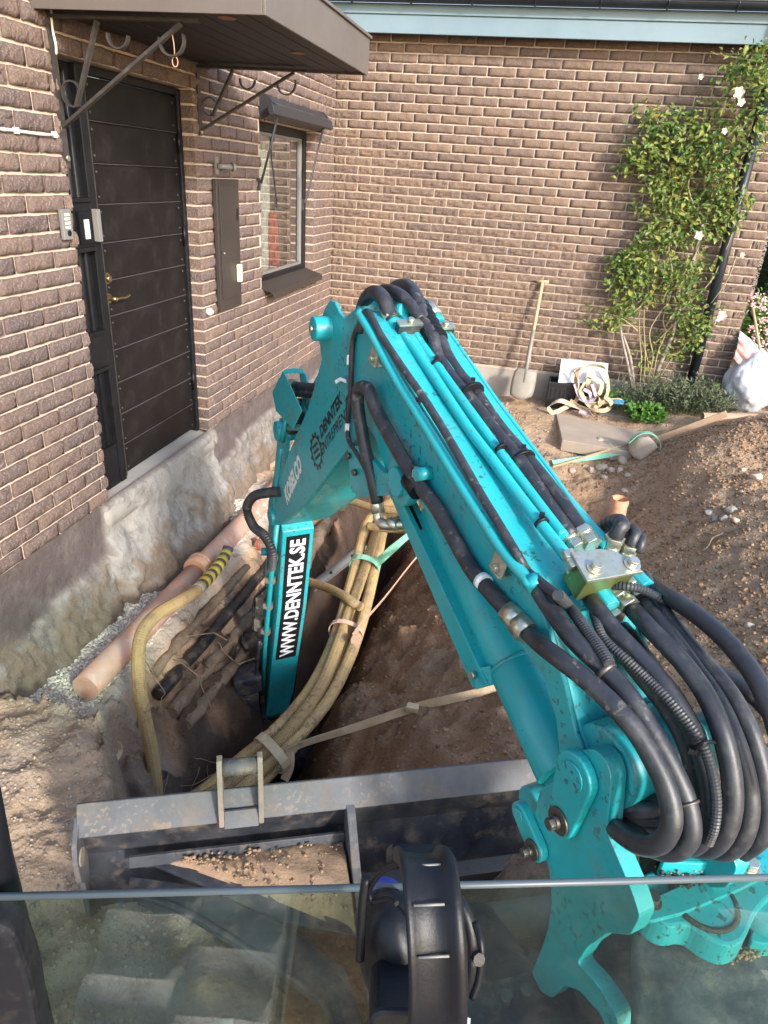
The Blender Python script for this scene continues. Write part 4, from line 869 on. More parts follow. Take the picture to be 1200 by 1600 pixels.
# pipes on the boom
pA = run('boom_pipe', [(560,487,.15),(577,515,.15),(596,550,.15),(625,602,.15),(649,640,.15),(686,700,.15),(733,777,.15),(784,857,.15),(832,915,.142)], .0145, M['teal2'], boom)
run('boom_pipe', [(618,505,.045),(628,522,.045),(647,545,.045),(690,607,.045),(730,667,.045),(772,722,.045),(825,793,.045),(886,870,.045)], .0145, M['teal2'], boom)
run('boom_pipe', [(627,485,.0),(640,507,.0),(660,540,.0),(690,582,.0),(730,637,.0),(785,712,.0),(853,803,.0),(880,838,.0)], .0145, M['teal2'], boom)
run('boom_pipe', [(680,500,-.1),(687,517,-.1),(715,560,-.1),(750,612,-.1),(790,668,-.1),(835,727,-.1),(886,790,-.1),(951,852,-.1)], .016, M['teal2'], boom)
run('boom_pipe', [(690,505,-.125),(700,523,-.125),(765,620,-.125),(840,722,-.125),(900,795,-.125),(945,846,-.125)], .013, M['teal2'], boom)
run('boom_hose', [(562,520,.15),(573,487,.14),(596,525,.14),(627,572,.14),(667,630,.14),(707,695,.14),(747,765,.14),(785,828,.14),(811,872,.14),(824,893,.12),(842,908,.13),(880,938,.13)], .011, M['hose'], boom)
run('front_hose', [(562,505,.13),(552,530,.135),(549,570,.138),(548,610,.138),(545,645,.138),(543,668,.138),(546,690,.145),(556,705,.15),(566,722,.15),(575,740,.145)], .009, M['hose'], boom)
for u, v in ((546, 562), (543, 668)):
    a = MB(); p_ = SP(u, v, .14); a.box(p_, (.014,.014,.03)); a.obj('white_tie', M['white'], boom)
a = MB(); a.ribbon([SP(541,596,.134), SP(532,592,.142), SP(524,597,.15)], UZ, .012, .001); a.obj('tape_flap', M['white'], boom)
run('boom_hose', [(655,478,-.03),(665,505,-.03),(677,527,-.03),(684,555,-.03),(702,585,-.03),(730,618,-.03),(755,650,-.03),(780,682,-.03),(812,720,-.03),(853,782,-.03),(893,838,-.03)], .019, M['hose'], boom)
run('boom_hose', [(662,478,-.06),(675,505,-.06),(687,527,-.06),(699,556,-.06),(720,588,-.06),(742,612,-.06),(764,645,-.06),(790,680,-.06),(826,720,-.06),(875,781,-.06),(913,835,-.06)], .019, M['hose'], boom)
# loops over the knee
run('knee_hose', [(582,560,-.02),(567,500,.02),(568,476,.04),(578,460,.06),(590,458,.06),(600,468,.06),(608,488,.055),(614,500,.05)], .023, M['hose'], boom)
run('knee_hose', [(592,520,-.08),(585,480,-.06),(592,458,-.03),(606,453,-.01),(626,461,.0),(645,480,-.01),(658,500,-.02)], .019, M['hose'], boom)
run('knee_hose', [(600,505,-.16),(600,475,-.14),(610,455,-.12),(625,446,-.09),(640,449,-.06),(650,464,-.04),(662,492,-.04)], .022, M['hose'], boom)
run('knee_hose', [(630,500,-.16),(618,478,-.15),(628,462,-.13),(645,462,-.11),(662,480,-.10),(678,500,-.10)], .018, M['hose'], boom)
a = MB(); sp2 = resample(smooth([SP(652,480,-.045), SP(664,500,-.045), SP(676,524,-.045), SP(683,532,-.045)], 5), .008); a.tube(sp2, [.036+.003*math.sin(i*1.9) for i in range(len(sp2))], 14); a.obj('hose_wrap', M['black'], boom)
for q0, q1, l in (((604,482),(612,500),.052), ((668,478),(680,497),-.1)): a = MB(); a.cyl(SP(*q0, l), SP(*q1, l), .027, seg=8); a.obj('hose_end_fitting', M['zinc'], boom)
for q0, q1, l in (((612,500),(619,512),.05), ((620,483),(634,484),.0), ((680,497),(686,507),-.1)): a = MB(); a.cyl(SP(*q0, l), SP(*q1, l), .023, seg=10); a.obj('pipe_nut', M['teal2'], boom)
# clamps on pipes
def clamp(u, v, l, w_, name='pipe_clamp'):
    a = MB(); p_ = SP(u, v, l); ax = (SP(u+20, v+29, l)-p_).normalized(); upn = ax.cross(NV).normalized(); upn = upn if upn.z > 0 else -upn
    Rm = Matrix((NV, ax, upn)).transposed(); a.box(p_+upn*.013, (w_, .03, .006), Rm); a.cyl(p_+upn*.016, p_+upn*.028, .010, seg=6)
    a.box(p_-upn*.006, (w_*.95, .028, .03), Rm, 1); return a.obj(name, [M['zinc'], M['blackpaint']], boom)
clamp(640, 510, .024, .085); clamp(694, 515, -.105, .06)
def sideclamp(u, v):
    a = MB(); p_ = SP(u, v, .135); ax = (SP(u+20, v+29, .135)-p_).normalized(); upn = ax.cross(NV).normalized(); upn = upn if upn.z > 0 else -upn
    Rm = Matrix((NV, ax, upn)).transposed(); a.box(p_+NV*.018, (.006, .05, .055), Rm); a.box(p_-upn*.024, (.05,.045,.006), Rm); a.cyl(p_+NV*.021-upn*.01, p_+NV*.032-upn*.01, .011, seg=6); a.obj('side_clamp', M['zinc'], boom, bevel=.002)
sideclamp(594, 555); sideclamp(790, 880)
p_ = SP(665, 740, .14); a = MB(); a.cyl(p_-NV*.02, p_+NV*.03, .02, seg=6); a.obj('side_nut', M['teal2'], boom)
a = MB(); p_ = SP(653, 745, .15); a.box(p_, (.03,.03,.05)); a.obj('hose_bracket', M['zinc'], boom, bevel=.003)
a = MB(); sp2 = [SP(640,758,.156), SP(662,765,.154)]; a.cyl(SP(640,748,.156), SP(655,768,.154), .0285, seg=14); a.obj('hose_wrap', M['black'], boom)
def tie(u, v, l, r, du=20, dv=29):
    p_ = SP(u, v, l); q_ = SP(u+du, v+dv, l); d_ = (q_-p_).normalized(); a = MB(); a.cyl(p_, p_+d_*.008, r, seg=14); a.box(p_+UZ*r, (.012,.012,.008)); a.obj('cable_tie', M['frame'], boom)
for t_ in ((652,637,.125,.024),(681,568,0,.018),(737,612,-.045,.036),(782,700,0,.018),(815,718,-.045,.036),(845,815,.045,.018)): tie(*t_)
# manifold block with plate
mp = [SP(u, v, l) for u, v, l in ((893,862,.055),(952,855,-.06),(1004,893,-.14),(918,912,.03))]
mo = SP(950, 890, 0); 
e1 = (E3(.3,0,.93)-E3(.1,0,.855)).normalized(); e2 = NV; e3 = e2.cross(e1).normalized(); e3 = e3 if e3.z > 0 else -e3
zt = max((q-mo).dot(e3) for q in mp)
def onm(u, v, h=0):  # meet the plane of the manifold plate
    d = ray(u, v); t = ((mo+e3*(.012+h)-CAM).dot(e3))/d.dot(e3); return CAM+d*t
mp = [onm(*q) for q in ((892,862),(938,857),(965,862),(1006,893),(918,908))]
a = MB(); a.prism(mp, -e3*.008); man = a.obj('manifold_plate', M['zinc'], ex, bevel=.0015)
cc = sum(mp, Vector())/5
a = MB(); a.prism([cc+(q-cc)*.86-e3*.0085 for q in mp], -e3*.07); a.obj('manifold_block', mat('olive_plated_block', (.2,.24,.08), .35, .7), man, bevel=.004)
for q in ((929,888),(987,882)):
    a = MB(); p_ = onm(*q); a.cyl(p_+e3*.0005, p_+e3*.004, .019, seg=24); a.cyl(p_+e3*.004, p_+e3*.016, .0125, seg=6); a.obj('hex_bolt', M['zinc'], man, bevel=.001)
def fit(q0, q1, l0, l1=None, r=.021, m='zinc'):
    l1 = l0 if l1 is None else l1; a = MB(); p_, q_ = SP(*q0, l0), SP(*q1, l1)
    a.cyl(p_, p_.lerp(q_, .42), r, seg=6); a.cyl(p_.lerp(q_, .38), p_.lerp(q_, .62), r*.8, seg=14); a.cyl(p_.lerp(q_, .58), q_, r*1.05, seg=6); a.obj('hose_fitting', M[m], man, bevel=.001)
fit((905,858),(886,836),-.03, r=.022); fit((927,852),(908,828),-.06, r=.023); fit((952,862),(962,838),-.11, r=.022); fit((978,870),(986,850),-.15, r=.02)
fit((893,880),(908,912),.045, r=.019); fit((955,900),(975,940),-.06, r=.021); fit((980,905),(1000,932),-.10, r=.019); fit((962,925),(985,950),-.05, r=.024); fit((945,945),(965,968),-.02, r=.022); fit((886,862),(900,888),.06, r=.017)
for q0, q1, l in (((936,925),(955,950),-.0), ((988,898),(1010,920),-.12), ((903,928),(912,950),.03)): a = MB(); a.cyl(SP(*q0, l), SP(*q1, l), .022, seg=8); a.obj('painted_union', M['teal2'], man, bevel=.002)
def elbow(pts, r):
    a = MB(); P_ = resample(smooth([SP(*q) for q in pts], 8), .006); a.tube(P_, [r*(1+.05*math.sin(i*1.3)) for i in range(len(P_))], 14); a.obj('elbow_hose', M['hose'], ex)
elbow([(961,840,-.11),(968,826,-.115),(972,820,-.125),(966,814,-.145),(950,818,-.17),(938,832,-.2),(930,850,-.24)], .0175)
elbow([(985,852,-.15),(990,840,-.155),(992,832,-.165),(986,828,-.18),(976,834,-.2),(968,848,-.23)], .0145)
elbow([(997,862,-.16),(1002,848,-.165),(1000,838,-.18),(990,838,-.2),(982,850,-.22)], .011)
# hose bundle sweeping back to the swing post: traced points with their distance from the operator
def sweep(pts, r, m='hose', name='hydraulic_hose', ribs=False, seg=14, shift=1):
    P_ = smooth([PD(u, v, d-shift*(.17*min(1, i/1.2) if v > 900 and r > .02 or name != 'hydraulic_hose' and len(pts) > 8 else .09*min(1, i/3))) for i, (u, v, d) in enumerate(pts)], 8); a = MB(); r = r*.83
    if ribs: P_ = resample(P_, .0032); a.tube(P_, [r+.0016*(i % 2) for i in range(len(P_))], 12, smooth=False)
    else: a.tube(P_, r, seg)
    return a.obj(name, M[m], ex)
def dpt(u, v, l): return -(RM.transposed() @ (SP(u, v, l)-CAM)).z
dm = dpt(950, 900, 0)
sweep([(826,990,dpt(826,990,.14)),(846,1008,1.55),(875,1030,1.52),(905,1053,1.49),(938,1082,1.46),(968,1112,1.43),(1000,1152,1.41),(1032,1210,1.39),(1047,1255,1.38),(1048,1292,1.38),(1030,1318,1.40),(1000,1320,1.44),(968,1300,1.50),(950,1280,1.56)], .0232)
sweep([(838,915,dpt(838,915,.13)),(858,948,1.60),(897,1000,1.55),(945,1046,1.50),(985,1092,1.46),(1022,1150,1.43),(1055,1210,1.41),(1075,1262,1.40),(1078,1305,1.40),(1058,1328,1.42),(1022,1325,1.46),(985,1300,1.52),(960,1290,1.58)], .0236)
for q0, q1, r_ in (((943,1044,1.332),(949,1051,1.327),.0232), ((1072,1253,1.232),(1074,1258,1.23),.0228)): a = MB(); a.cyl(PD(*q0), PD(*q1), r_, seg=18); a.obj('hose_clip', M['steel'], ex)
a = MB(); a.cyl(SP(829,905,.135), SP(840,920,.135), .022, seg=8); a.obj('pipe_nut', M['teal2'], ex)
sweep([(907,912,1.62),(930,945,1.60),(960,985,1.57),(998,1025,1.53),(1035,1068,1.49),(1068,1118,1.46),(1095,1175,1.44),(1108,1235,1.43),(1108,1285,1.43),(1090,1318,1.45),(1060,1322,1.49),(1020,1300,1.55)], .0222)
sweep([(935,960,1.66),(965,1010,1.62),(1000,1055,1.58),(1040,1105,1.54),(1070,1160,1.51),(1088,1225,1.50),(1085,1280,1.51),(1060,1300,1.55)], .0205)
sweep([(975,938,1.60),(1000,965,1.58),(1035,1002,1.54),(1072,1042,1.50),(1105,1090,1.46),(1128,1145,1.43),(1142,1205,1.42),(1144,1260,1.42),(1132,1302,1.43),(1108,1325,1.46),(1070,1322,1.52)], .0232)
sweep([(960,965,1.64),(990,1002,1.62),(1020,1045,1.58),(1055,1090,1.55),(1090,1150,1.52)], .021)
sweep([(995,932,1.62),(1020,960,1.60),(1052,1000,1.56),(1085,1045,1.52),(1120,1095,1.48),(1148,1155,1.45),(1166,1215,1.44),(1171,1265,1.44),(1160,1308,1.45),(1135,1330,1.48),(1100,1325,1.54)], .0228)
sweep([(1010,920,1.64),(1035,955,1.61),(1070,1000,1.57),(1108,1043,1.53),(1145,1090,1.49),(1175,1150,1.46),(1192,1215,1.45),(1197,1270,1.45),(1187,1310,1.46),(1160,1332,1.5)], .0215)
sweep([(1012,910,1.66),(1040,930,1.63),(1073,950,1.58),(1110,978,1.52),(1145,1012,1.47),(1178,1055,1.42),(1205,1110,1.38),(1225,1180,1.36),(1235,1260,1.37)], .0222)
sweep([(985,945,1.66),(1040,1000,1.64),(1090,1040,1.60),(1135,1058,1.58),(1175,1085,1.54),(1215,1130,1.50),(1240,1190,1.48)], .021)
sweep([(1100,1060,1.6),(1140,1110,1.56),(1175,1175,1.53),(1200,1250,1.52),(1212,1320,1.53)], .022)
for k, (du, dv_) in enumerate(((0,0),(14,-20),(-10,-38))):
    sweep([(1000+du,1240+dv_,1.62),(1020+du,1282+dv_,1.54),(1040+du,1300+dv_,1.52),(985+du,1300+dv_,1.55),(950+du,1275+dv_,1.6)], .021)
sweep([(918,930,1.64),(948,965,1.62),(985,1012,1.58),(1022,1058,1.545),(1055,1105,1.51),(1080,1165,1.48),(1092,1225,1.47),(1092,1280,1.48),(1070,1312,1.51),(1035,1305,1.56)], .0195)
sweep([(985,925,1.63),(1012,952,1.60),(1048,990,1.57),(1088,1035,1.53),(1128,1090,1.49),(1155,1150,1.465),(1170,1215,1.455),(1160,1290,1.47),(1130,1322,1.5)], .0175)
sweep([(1002,925,1.65),(1035,965,1.62),(1070,1012,1.585),(1110,1062,1.55),(1145,1120,1.51),(1172,1185,1.49),(1184,1250,1.485),(1172,1312,1.5)], .0185)
sweep([(850,950,1.62),(900,1015,1.59),(950,1070,1.55),(1000,1130,1.50),(1035,1190,1.47),(1060,1250,1.46),(1065,1300,1.47),(1040,1318,1.5)], .015)
sweep([(924,935,1.585),(930,965,1.575),(945,1000,1.55),(978,1030,1.51),(1012,1062,1.48),(1045,1094,1.445),(1075,1130,1.42),(1098,1165,1.405),(1112,1205,1.395),(1119,1250,1.395),(1116,1290,1.40),(1106,1318,1.42)], .0105, 'corr', 'ribbed_cable_sleeve', True)
sweep([(872,930,dpt(880,938,.13)-.03),(888,946,1.47),(903,966,1.42),(920,990,1.38),(938,1015,1.34),(952,1038,1.31)], .0140, 'corr', 'ribbed_cable_sleeve', True, shift=0)
sweep([(924,935,1.58),(928,922,1.575),(945,916,1.57),(975,916,1.56),(1005,922,1.555),(1032,937,1.56),(1035,945,1.57)], .0105, 'corr', 'ribbed_cable_sleeve', True)
sweep([(1008,898,1.6),(1016,915,1.58),(1028,930,1.57)], .0125, 'corr', 'ribbed_cable_sleeve', True)
sweep([(1150,1250,1.43),(1163,1290,1.44),(1150,1325,1.46)], .009, 'corr', 'ribbed_cable_sleeve', True)
a = MB(); p_, q_ = PD(1084,1172,1.24), PD(1120,1160,1.26); a.tube(smooth([p_, PD(1100,1160,1.205), q_], 5), .004, 6); a.box(p_, (.02,.012,.012)); a.obj('cable_tie', M['frame'], ex)

# swing post: bracket with two pins
def spo(px, l): return [SP(u, v, l) for u, v in px]
brk = [(812,1258),(822,1240),(850,1222),(880,1212),(905,1190),(950,1185),(968,1230),(972,1290),(985,1350),(1000,1392),(1012,1425),(985,1420),(940,1330),(905,1330),(925,1400),(950,1450),(985,1500),(1000,1560),(960,1530),(915,1510),(870,1500),(840,1490),(858,1445),(862,1400),(855,1350),(838,1300)]
bl = MB(); LB = .15
plate_px = [(845,1232),(862,1222),(880,1216),(890,1190),(905,1173),(928,1170),(946,1186),(955,1215),(952,1250),(948,1300),(965,1340),(980,1375),(990,1400),(1000,1432),(985,1462),(950,1458),(918,1480),(902,1505),(930,1535),(960,1580),(980,1650),(966,1650),(938,1585),(905,1548),(882,1540),(862,1560),(845,1550),(830,1520),(845,1485),(856,1450),(862,1410),(858,1360),(845,1320),(832,1290),(838,1255)]
sp_ll = [SZ(u, v, LB) for u, v in plate_px]
spb = MB(); pts, dv = side(rprof(sp_ll, .012, 3), LB-.04, LB); spb.prism(pts, dv); post = spb.obj('swing_bracket', M['teal'], ex, bevel=.005)
a = MB(); pts, dv = side(rprof(sp_ll, .012, 3), -LB, -LB+.04); a.prism(pts, dv); a.obj('bracket_plate', M['teal'], post, bevel=.005)
# foot boss of the boom between the plates
fc = SZ(912, 1208, LB+.0)
a = MB(); a.cyl(E3(fc[0], -.105, fc[1]), E3(fc[0], .105, fc[1]), .088, seg=36); a.obj('boom_foot', M['teal'], boom, bevel=.008)
def pinplate(c1, c2, r1, r2, l, th):
    p1 = SP(*c1, l); p2 = SP(*c2, l); d_ = (p2-p1); L_ = d_.length; d_.normalize(); e_ = d_.cross(NV).normalized(); o_ = []
    for i in range(13): t = R(90+180*i/12); o_.append(p1+(d_*math.cos(t)+e_*math.sin(t))*r1)
    for i in range(13): t = R(-90+180*i/12); o_.append(p2+(d_*math.cos(t)+e_*math.sin(t))*r2)
    a = MB(); a.prism(o_, NV*th); o = a.obj('pin_retainer', M['teal2'], post, bevel=.004)
    a = MB(); a.cyl(p1+NV*th, p1+NV*(th+.004), r1*.62, seg=28); a.cyl(p1+NV*(th+.004), p1+NV*(th+.006), r1*.12, seg=10); a.obj('pin_cap', M['teal'], post, bevel=.001)
    a = MB(); q_ = SP(*c2, l); a.cyl(q_+NV*th, q_+NV*(th+.006), r2*.8, seg=24); a.cyl(q_+NV*(th+.006), q_+NV*(th+.016), r2*.38, seg=12); a.cyl(q_+NV*(th+.016), q_+NV*(th+.03), r2*.36, seg=6); a.obj('retainer_bolt', M['steel'], post, bevel=.001)
pinplate((908,1208), (887,1277), .052, .038, LB+.001, .022)
pinplate((822,1268), (845,1322), .028, .030, LB+.001, .022)
lc = SZ(825, 1262, LB-.02)
a = MB(); a.cyl(SP(826,1258,LB-.05), SP(826,1258,LB-.05)-NV*.20, .045, seg=28); a.obj('cylinder_foot', M['teal'], bcyl, bevel=.006)
a = MB(); a.prism([SP(842,1222,.06), SP(905,1172,.06), SP(880,1215,.06), SP(850,1245,.06)], -NV*.09); a.obj('cylinder_clevis', M['teal'], bcyl, bevel=.006)
# grease around the pin and foot
a = MB(); gp = [SP(u, v, LB-.045) for u, v in ((955,1225),(965,1250),(960,1290),(940,1325),(925,1320),(940,1290),(950,1255))]; a.prism(gp, NV*.006); a.obj('grease_smear', M['grease'], post)
# swing frame casting at lower right
zc = .33
def zp(px, z): return [PZ(u, v, z) for u, v in px]
def rp3(px, z, r_=.03): 
    pp = [(q.x, q.y) for q in zp(px, z)]; return [(x, y, z) for x, y in rprof(pp, r_, 4)]
a = MB(); a.prism(rp3(((985,1392),(1012,1432),(1045,1450),(1075,1442),(1105,1465),(1140,1480),(1165,1468),(1178,1430),(1200,1402),(1260,1370),(1250,1300),(1180,1325),(1090,1340),(1000,1365)), zc), (0,0,-.07)); cast = a.obj('swing_frame', M['teal'], ex, bevel=.012)
a = MB(); a.prism(rp3(((1000,1412),(1012,1440),(1070,1425),(1150,1392),(1210,1362),(1200,1338),(1165,1345),(1060,1385)), zc+.013, .012), (0,0,-.012)); a.obj('keeper_plate', M['teal'], cast, bevel=.002)
a = MB(); a.prism(rp3(((1030,1345),(1100,1350),(1170,1325),(1200,1300),(1150,1290),(1050,1310)), zc+.06, .02), (0,0,-.05)); a.obj('upper_lug', M['teal'], cast, bevel=.01)
for q in ((1017,1409),(1172,1356)):
    a = MB(); p_ = PZ(*q, zc+.014); a.cyl(p_, p_+UZ*.003, .022, seg=24); a.cyl(p_+UZ*.003, p_+UZ*.02, .0165, seg=6); a.obj('hex_bolt', M['zinc'] if q[0] > 1100 else M['steel'], cast, bevel=.001)
a = MB(); p_ = PZ(1100, 1408, zc+.001); a.cyl(p_, p_+UZ*.004, .062, seg=36); a.obj('post_pin', M['teal'], cast, bevel=.001)
a = MB(); a.tube([p_+Vector((.065*math.cos(t), .065*math.sin(t), .002)) for t in [i*.2 for i in range(32)]], .006, 8); a.obj('grease_ring', M['grease'], cast)
a = MB(); p_ = PZ(1190, 1435, .27); a.cyl(p_, p_+UZ*.04, .045, seg=28); a.prism(rp3(((1172,1470),(1180,1440),(1230,1420),(1240,1460),(1200,1475)), .27, .01), (0,0,-.05)); a.obj('side_lug', M['teal2'], cast, bevel=.004)
def crumbs(cx, n, r, s, m, z):
    P_ = []; 
    for i in range(n): t = random.uniform(0, 6.28); rr = r*math.sqrt(random.random()); P_.append((cx.x+rr*math.cos(t)*1.3, cx.y+rr*math.sin(t), z+random.uniform(0, .008)))
    return P_, [random.uniform(*s) for _ in range(n)]
P_, S_ = crumbs(PZ(1062, 1357, zc+.03), 160, .04, (.002,.006), None, zc+.02); o = scatter('greasy_soil_crumbs', P_, S_, M['grease'], None, parent=ex)
P_, S_ = crumbs(PZ(1062, 1352, zc+.03), 70, .04, (.0015,.004), None, zc+.03); o = scatter('soil_crumbs', P_, S_, M['clod'], None, parent=ex)
a = MB(); p_ = PZ(1062, 1357, zc+.0); vs_ = []; n = 14
for i in range(n):
    for j in range(n): x, y = (i/(n-1)-.5)*.16, (j/(n-1)-.5)*.11; h = max(0, 1-(x/.08)**2-(y/.055)**2)**.5; vs_.append((p_.x+x, p_.y+y, p_.z-.02+.045*h+.008*fbm(x, y, 60, 3)))
a.add(vs_, [(i*n+j, (i+1)*n+j, (i+1)*n+j+1, i*n+j+1) for i in range(n-1) for j in range(n-1)], 0, True); a.obj('grease_lump', M['grease'], cast)
P_ = []; S_ = []
for i in range(200):
    t = random.uniform(-2.6, -.4); c0 = PZ(1110, 1420, .25); P_.append((c0.x+.11*math.cos(t)+random.gauss(0,.006), c0.y+.10*math.sin(t)+random.gauss(0,.006), .245)); S_.append(random.uniform(.002,.005))
scatter('soil_crumbs', P_, S_, M['clod'], None, parent=ex)
# rubber mat below the swing frame, folded
a = MB(); n = 16; vs_ = []
c00, c10, c11, c01 = PZ(985,1440,.24), PZ(1210,1455,.24), PZ(1260,1640,.16), PZ(985,1640,.16)
for i in range(n+1):
    for j in range(n+1):
        s, t = i/n, j/n; q = c00.lerp(c10, s).lerp(c01.lerp(c11, s), t); q.z += .012*fbm(s, t, 2.2, 3, 3)+.03*math.exp(-((s-.25)/.12)**2)*t-.05*max(0, s-.85)/.15; vs_.append(q)
a.add(vs_, [(i*(n+1)+j, (i+1)*(n+1)+j, (i+1)*(n+1)+j+1, i*(n+1)+j+1) for i in range(n) for j in range(n)], 0, True)
rmat = a.obj('rubber_apron', M['rubbermat'], ex)
sm_ = rmat.modifiers.new('s', 'SOLIDIFY'); sm_.thickness = .012
a = MB(); a.bb((2.3, -7.4, -.12), (3.0, -6.15, .06)); a.box(PZ(1100, 1560, .05)-UZ*.05, (.5,.5,.1), Matrix.Rotation(PH*.6, 3, 'Z')); a.obj('chassis', M['blackpaint'], ex, bevel=.01)

# dozer blade, arms and tracks
TB = R(23.4); BX = Vector((math.cos(TB), math.sin(TB), 0)); BY = Vector((-math.sin(TB), math.cos(TB), 0))   # along blade / forward
B0 = PZ(115, 1282, -.1); B0 = Vector((B0.x, B0.y, 0))
def BP(x, y, z): return B0+BX*x+BY*y+UZ*z
def bprof(poly, x0, x1, m='blackpaint', name='p', parent=None, bevel=.003):
    a = MB(); a.prism([BP(x0, y, z) for y, z in poly], BX*(x1-x0)); return a.obj(name, M[m], parent or ex, bevel=bevel)
BW = 1.98
blade = bprof([(.03,-.115),(.05,-.125),(.075,-.30),(.04,-.50),(.02,-.52),(.0,-.50),(.04,-.30),(.01,-.16)], 0, BW, 'blackpaint', 'dozer_blade')
bprof([(-.012,-.165),(.045,-.085),(.058,-.092),(.0,-.175)], 0, BW, 'bluepaint', 'top_flange', blade)
bprof([(.02,-.50),(-.05,-.56),(-.045,-.52)], 0, BW, 'steel', 'cutting_edge', blade)
a = MB(); ep = [(-.04,-.165),(.03,-.12),(.05,-.3),(.02,-.5),(-.03,-.5),(-.03,-.34),(-.055,-.30),(-.06,-.22)]
a.prism([BP(-.008, y, z) for y, z in ep], BX*.016); a.obj('end_plate', M['bluepaint'], blade, bevel=.003)
a = MB(); a.cyl(BP(-.012, -.018, -.235), BP(.012, -.018, -.235), .028, seg=20); a.obj('lifting_eye', M['mudsteel'], blade)
# rib plate with dirt shelf left of it
xr = .81
a = MB(); a.prism([BP(xr, y, z) for y, z in [(.03,-.14),(-.03,-.165),(-.16,-.25),(-.50,-.36),(-.95,-.40),(-.95,-.44),(-.5,-.42),(-.2,-.42),(0,-.48)]], BX*.028); rib = a.obj('push_arm', M['bluepaint'], blade, bevel=.003)
a = MB(); a.prism([BP(x, y, -.30) for x, y in [(.14,.02),(.20,-.012),(xr-.002,-.012),(xr-.002,-.34),(.60,-.26),(.36,-.11)]], UZ*-.014); a.prism([BP(.14,-.015,-.27), BP(xr-.002,-.015,-.27), BP(xr-.002,-.03,-.30), BP(.14,-.03,-.30)], BY*.01); a.obj('stiffener_shelf', M['blackpaint'], blade, bevel=.002)
a = MB(); a.prism([BP(x, y, -.335) for x, y in [(.14,-.03),(.34,-.09),(.6,-.25),(.76,-.40),(.80,-.60),(.80,-.72),(.72,-.70),(.70,-.50),(.55,-.36),(.3,-.17),(.14,-.08)]], UZ*-.012); a.tube(smooth([BP(.15,-.085,-.335), BP(.32,-.17,-.335), BP(.56,-.36,-.335), BP(.70,-.50,-.335), BP(.72,-.70,-.335)], 6), .010, 8, flat=.6); a.obj('lower_stiffener', M['blackpaint'], blade)
# dirt on the shelf
n = 20; vs_ = []
for i in range(n+1):
    for j in range(n+1):
        s = i/n; t = j/n; x = .26+(xr-.01-.26)*s; yb = -.018; yf = -.03-.30*s**1.1; y = yb+(yf-yb)*t
        h = .035*math.sin(math.pi*min(1, t*1.0+.02))*(.3+.7*s)*(1-.3*t)+.010*fbm(x, y, 14, 4); edge = (i == 0 or j == n); vs_.append(BP(x, y, -.300+(0 if edge else max(-.004, h))))
a = MB(); a.add(vs_, [(i*(n+1)+j, (i+1)*(n+1)+j, (i+1)*(n+1)+j+1, i*(n+1)+j+1) for i in range(n) for j in range(n)], 0, True)
M['drysoil'] = mat('dry_soil', (.36,.235,.145), .95, var=(.29,.19,.12), vscale=14, bump=.006, bscale=60, spec=.2)
a.obj('soil_on_shelf', M['drysoil'], blade)
P_ = []; S_ = []
for i in range(260): s = random.random(); x = .3+.5*s; P_.append(BP(x, -.03-.27*s*random.random(), -.27-.02*random.random())); S_.append(random.uniform(.002,.007))
scatter('soil_crumbs', P_, S_, M['drysoil'], None, parent=blade)
# lug with cross pipe on the flange
for x in (.415, .535):
    a = MB(); a.prism([BP(x, y, z) for y, z in [(-.03,-.165),(.05,-.085),(.06,.03),(.045,.06),(.02,.06),(.0,.03),(-.02,-.08)]], BX*.016); a.obj('lug_plate', M['mudsteel'], blade, bevel=.002)
a = MB(); a.cyl(BP(.432, .032, .02), BP(.534, .032, .02), .026, seg=20); a.obj('lug_pipe', M['bluepaint'], blade)
a = MB(); a.prism([BP(.432,-.03,-.165), BP(.534,-.03,-.165), BP(.534,.0,-.125), BP(.432,.0,-.125)], -BY*.006); a.obj('lug_gusset', M['bluepaint'], blade)
# cross tubes and cylinder right of the rib
a = MB(); a.cyl(BP(.84,-.32,-.36), BP(1.75,-.32,-.36), .055, seg=20); a.obj('cross_tube', M['mudsteel'], blade)
a = MB(); a.cyl(BP(.86,-.44,-.42), BP(1.75,-.44,-.42), .05, seg=20); a.obj('cross_tube', M['bluepaint'], blade)
a = MB(); a.bb((0,0,0),(.001,.001,.001)) if False else None
cyb, cyt = PZ(745, 1440, -.32), PZ(860, 1610, -.14)
a.cyl(cyb, cyt, .06, seg=24); a.cyl(cyb-(cyt-cyb)*.12, cyb, .03, seg=16); bcl = a.obj('blade_cylinder', M['blackpaint'], ex, bevel=.003)
a = MB(); 
for x in (1.03, 1.12): a.prism([BP(x, y, z) for y, z in [(-.30,-.30),(-.45,-.25),(-.52,-.32),(-.45,-.45),(-.3,-.42)]], BX*.014)
a.obj('cylinder_lug', M['mudsteel'], blade)
a = MB(); zz = -.10; cfp = zp(((735,1540),(835,1515),(985,1540),(1000,1650),(700,1650)), zz); a.prism(cfp, (0,0,-.05)); cf = a.obj('centre_frame', M['blackpaint'], ex, bevel=.006)
for q in ((790,1562),(822,1552)): a = MB(); p_ = PZ(*q, zz); a.cyl(p_, p_+UZ*.02, .016, seg=6); a.obj('hex_bolt', M['steel'], cf)
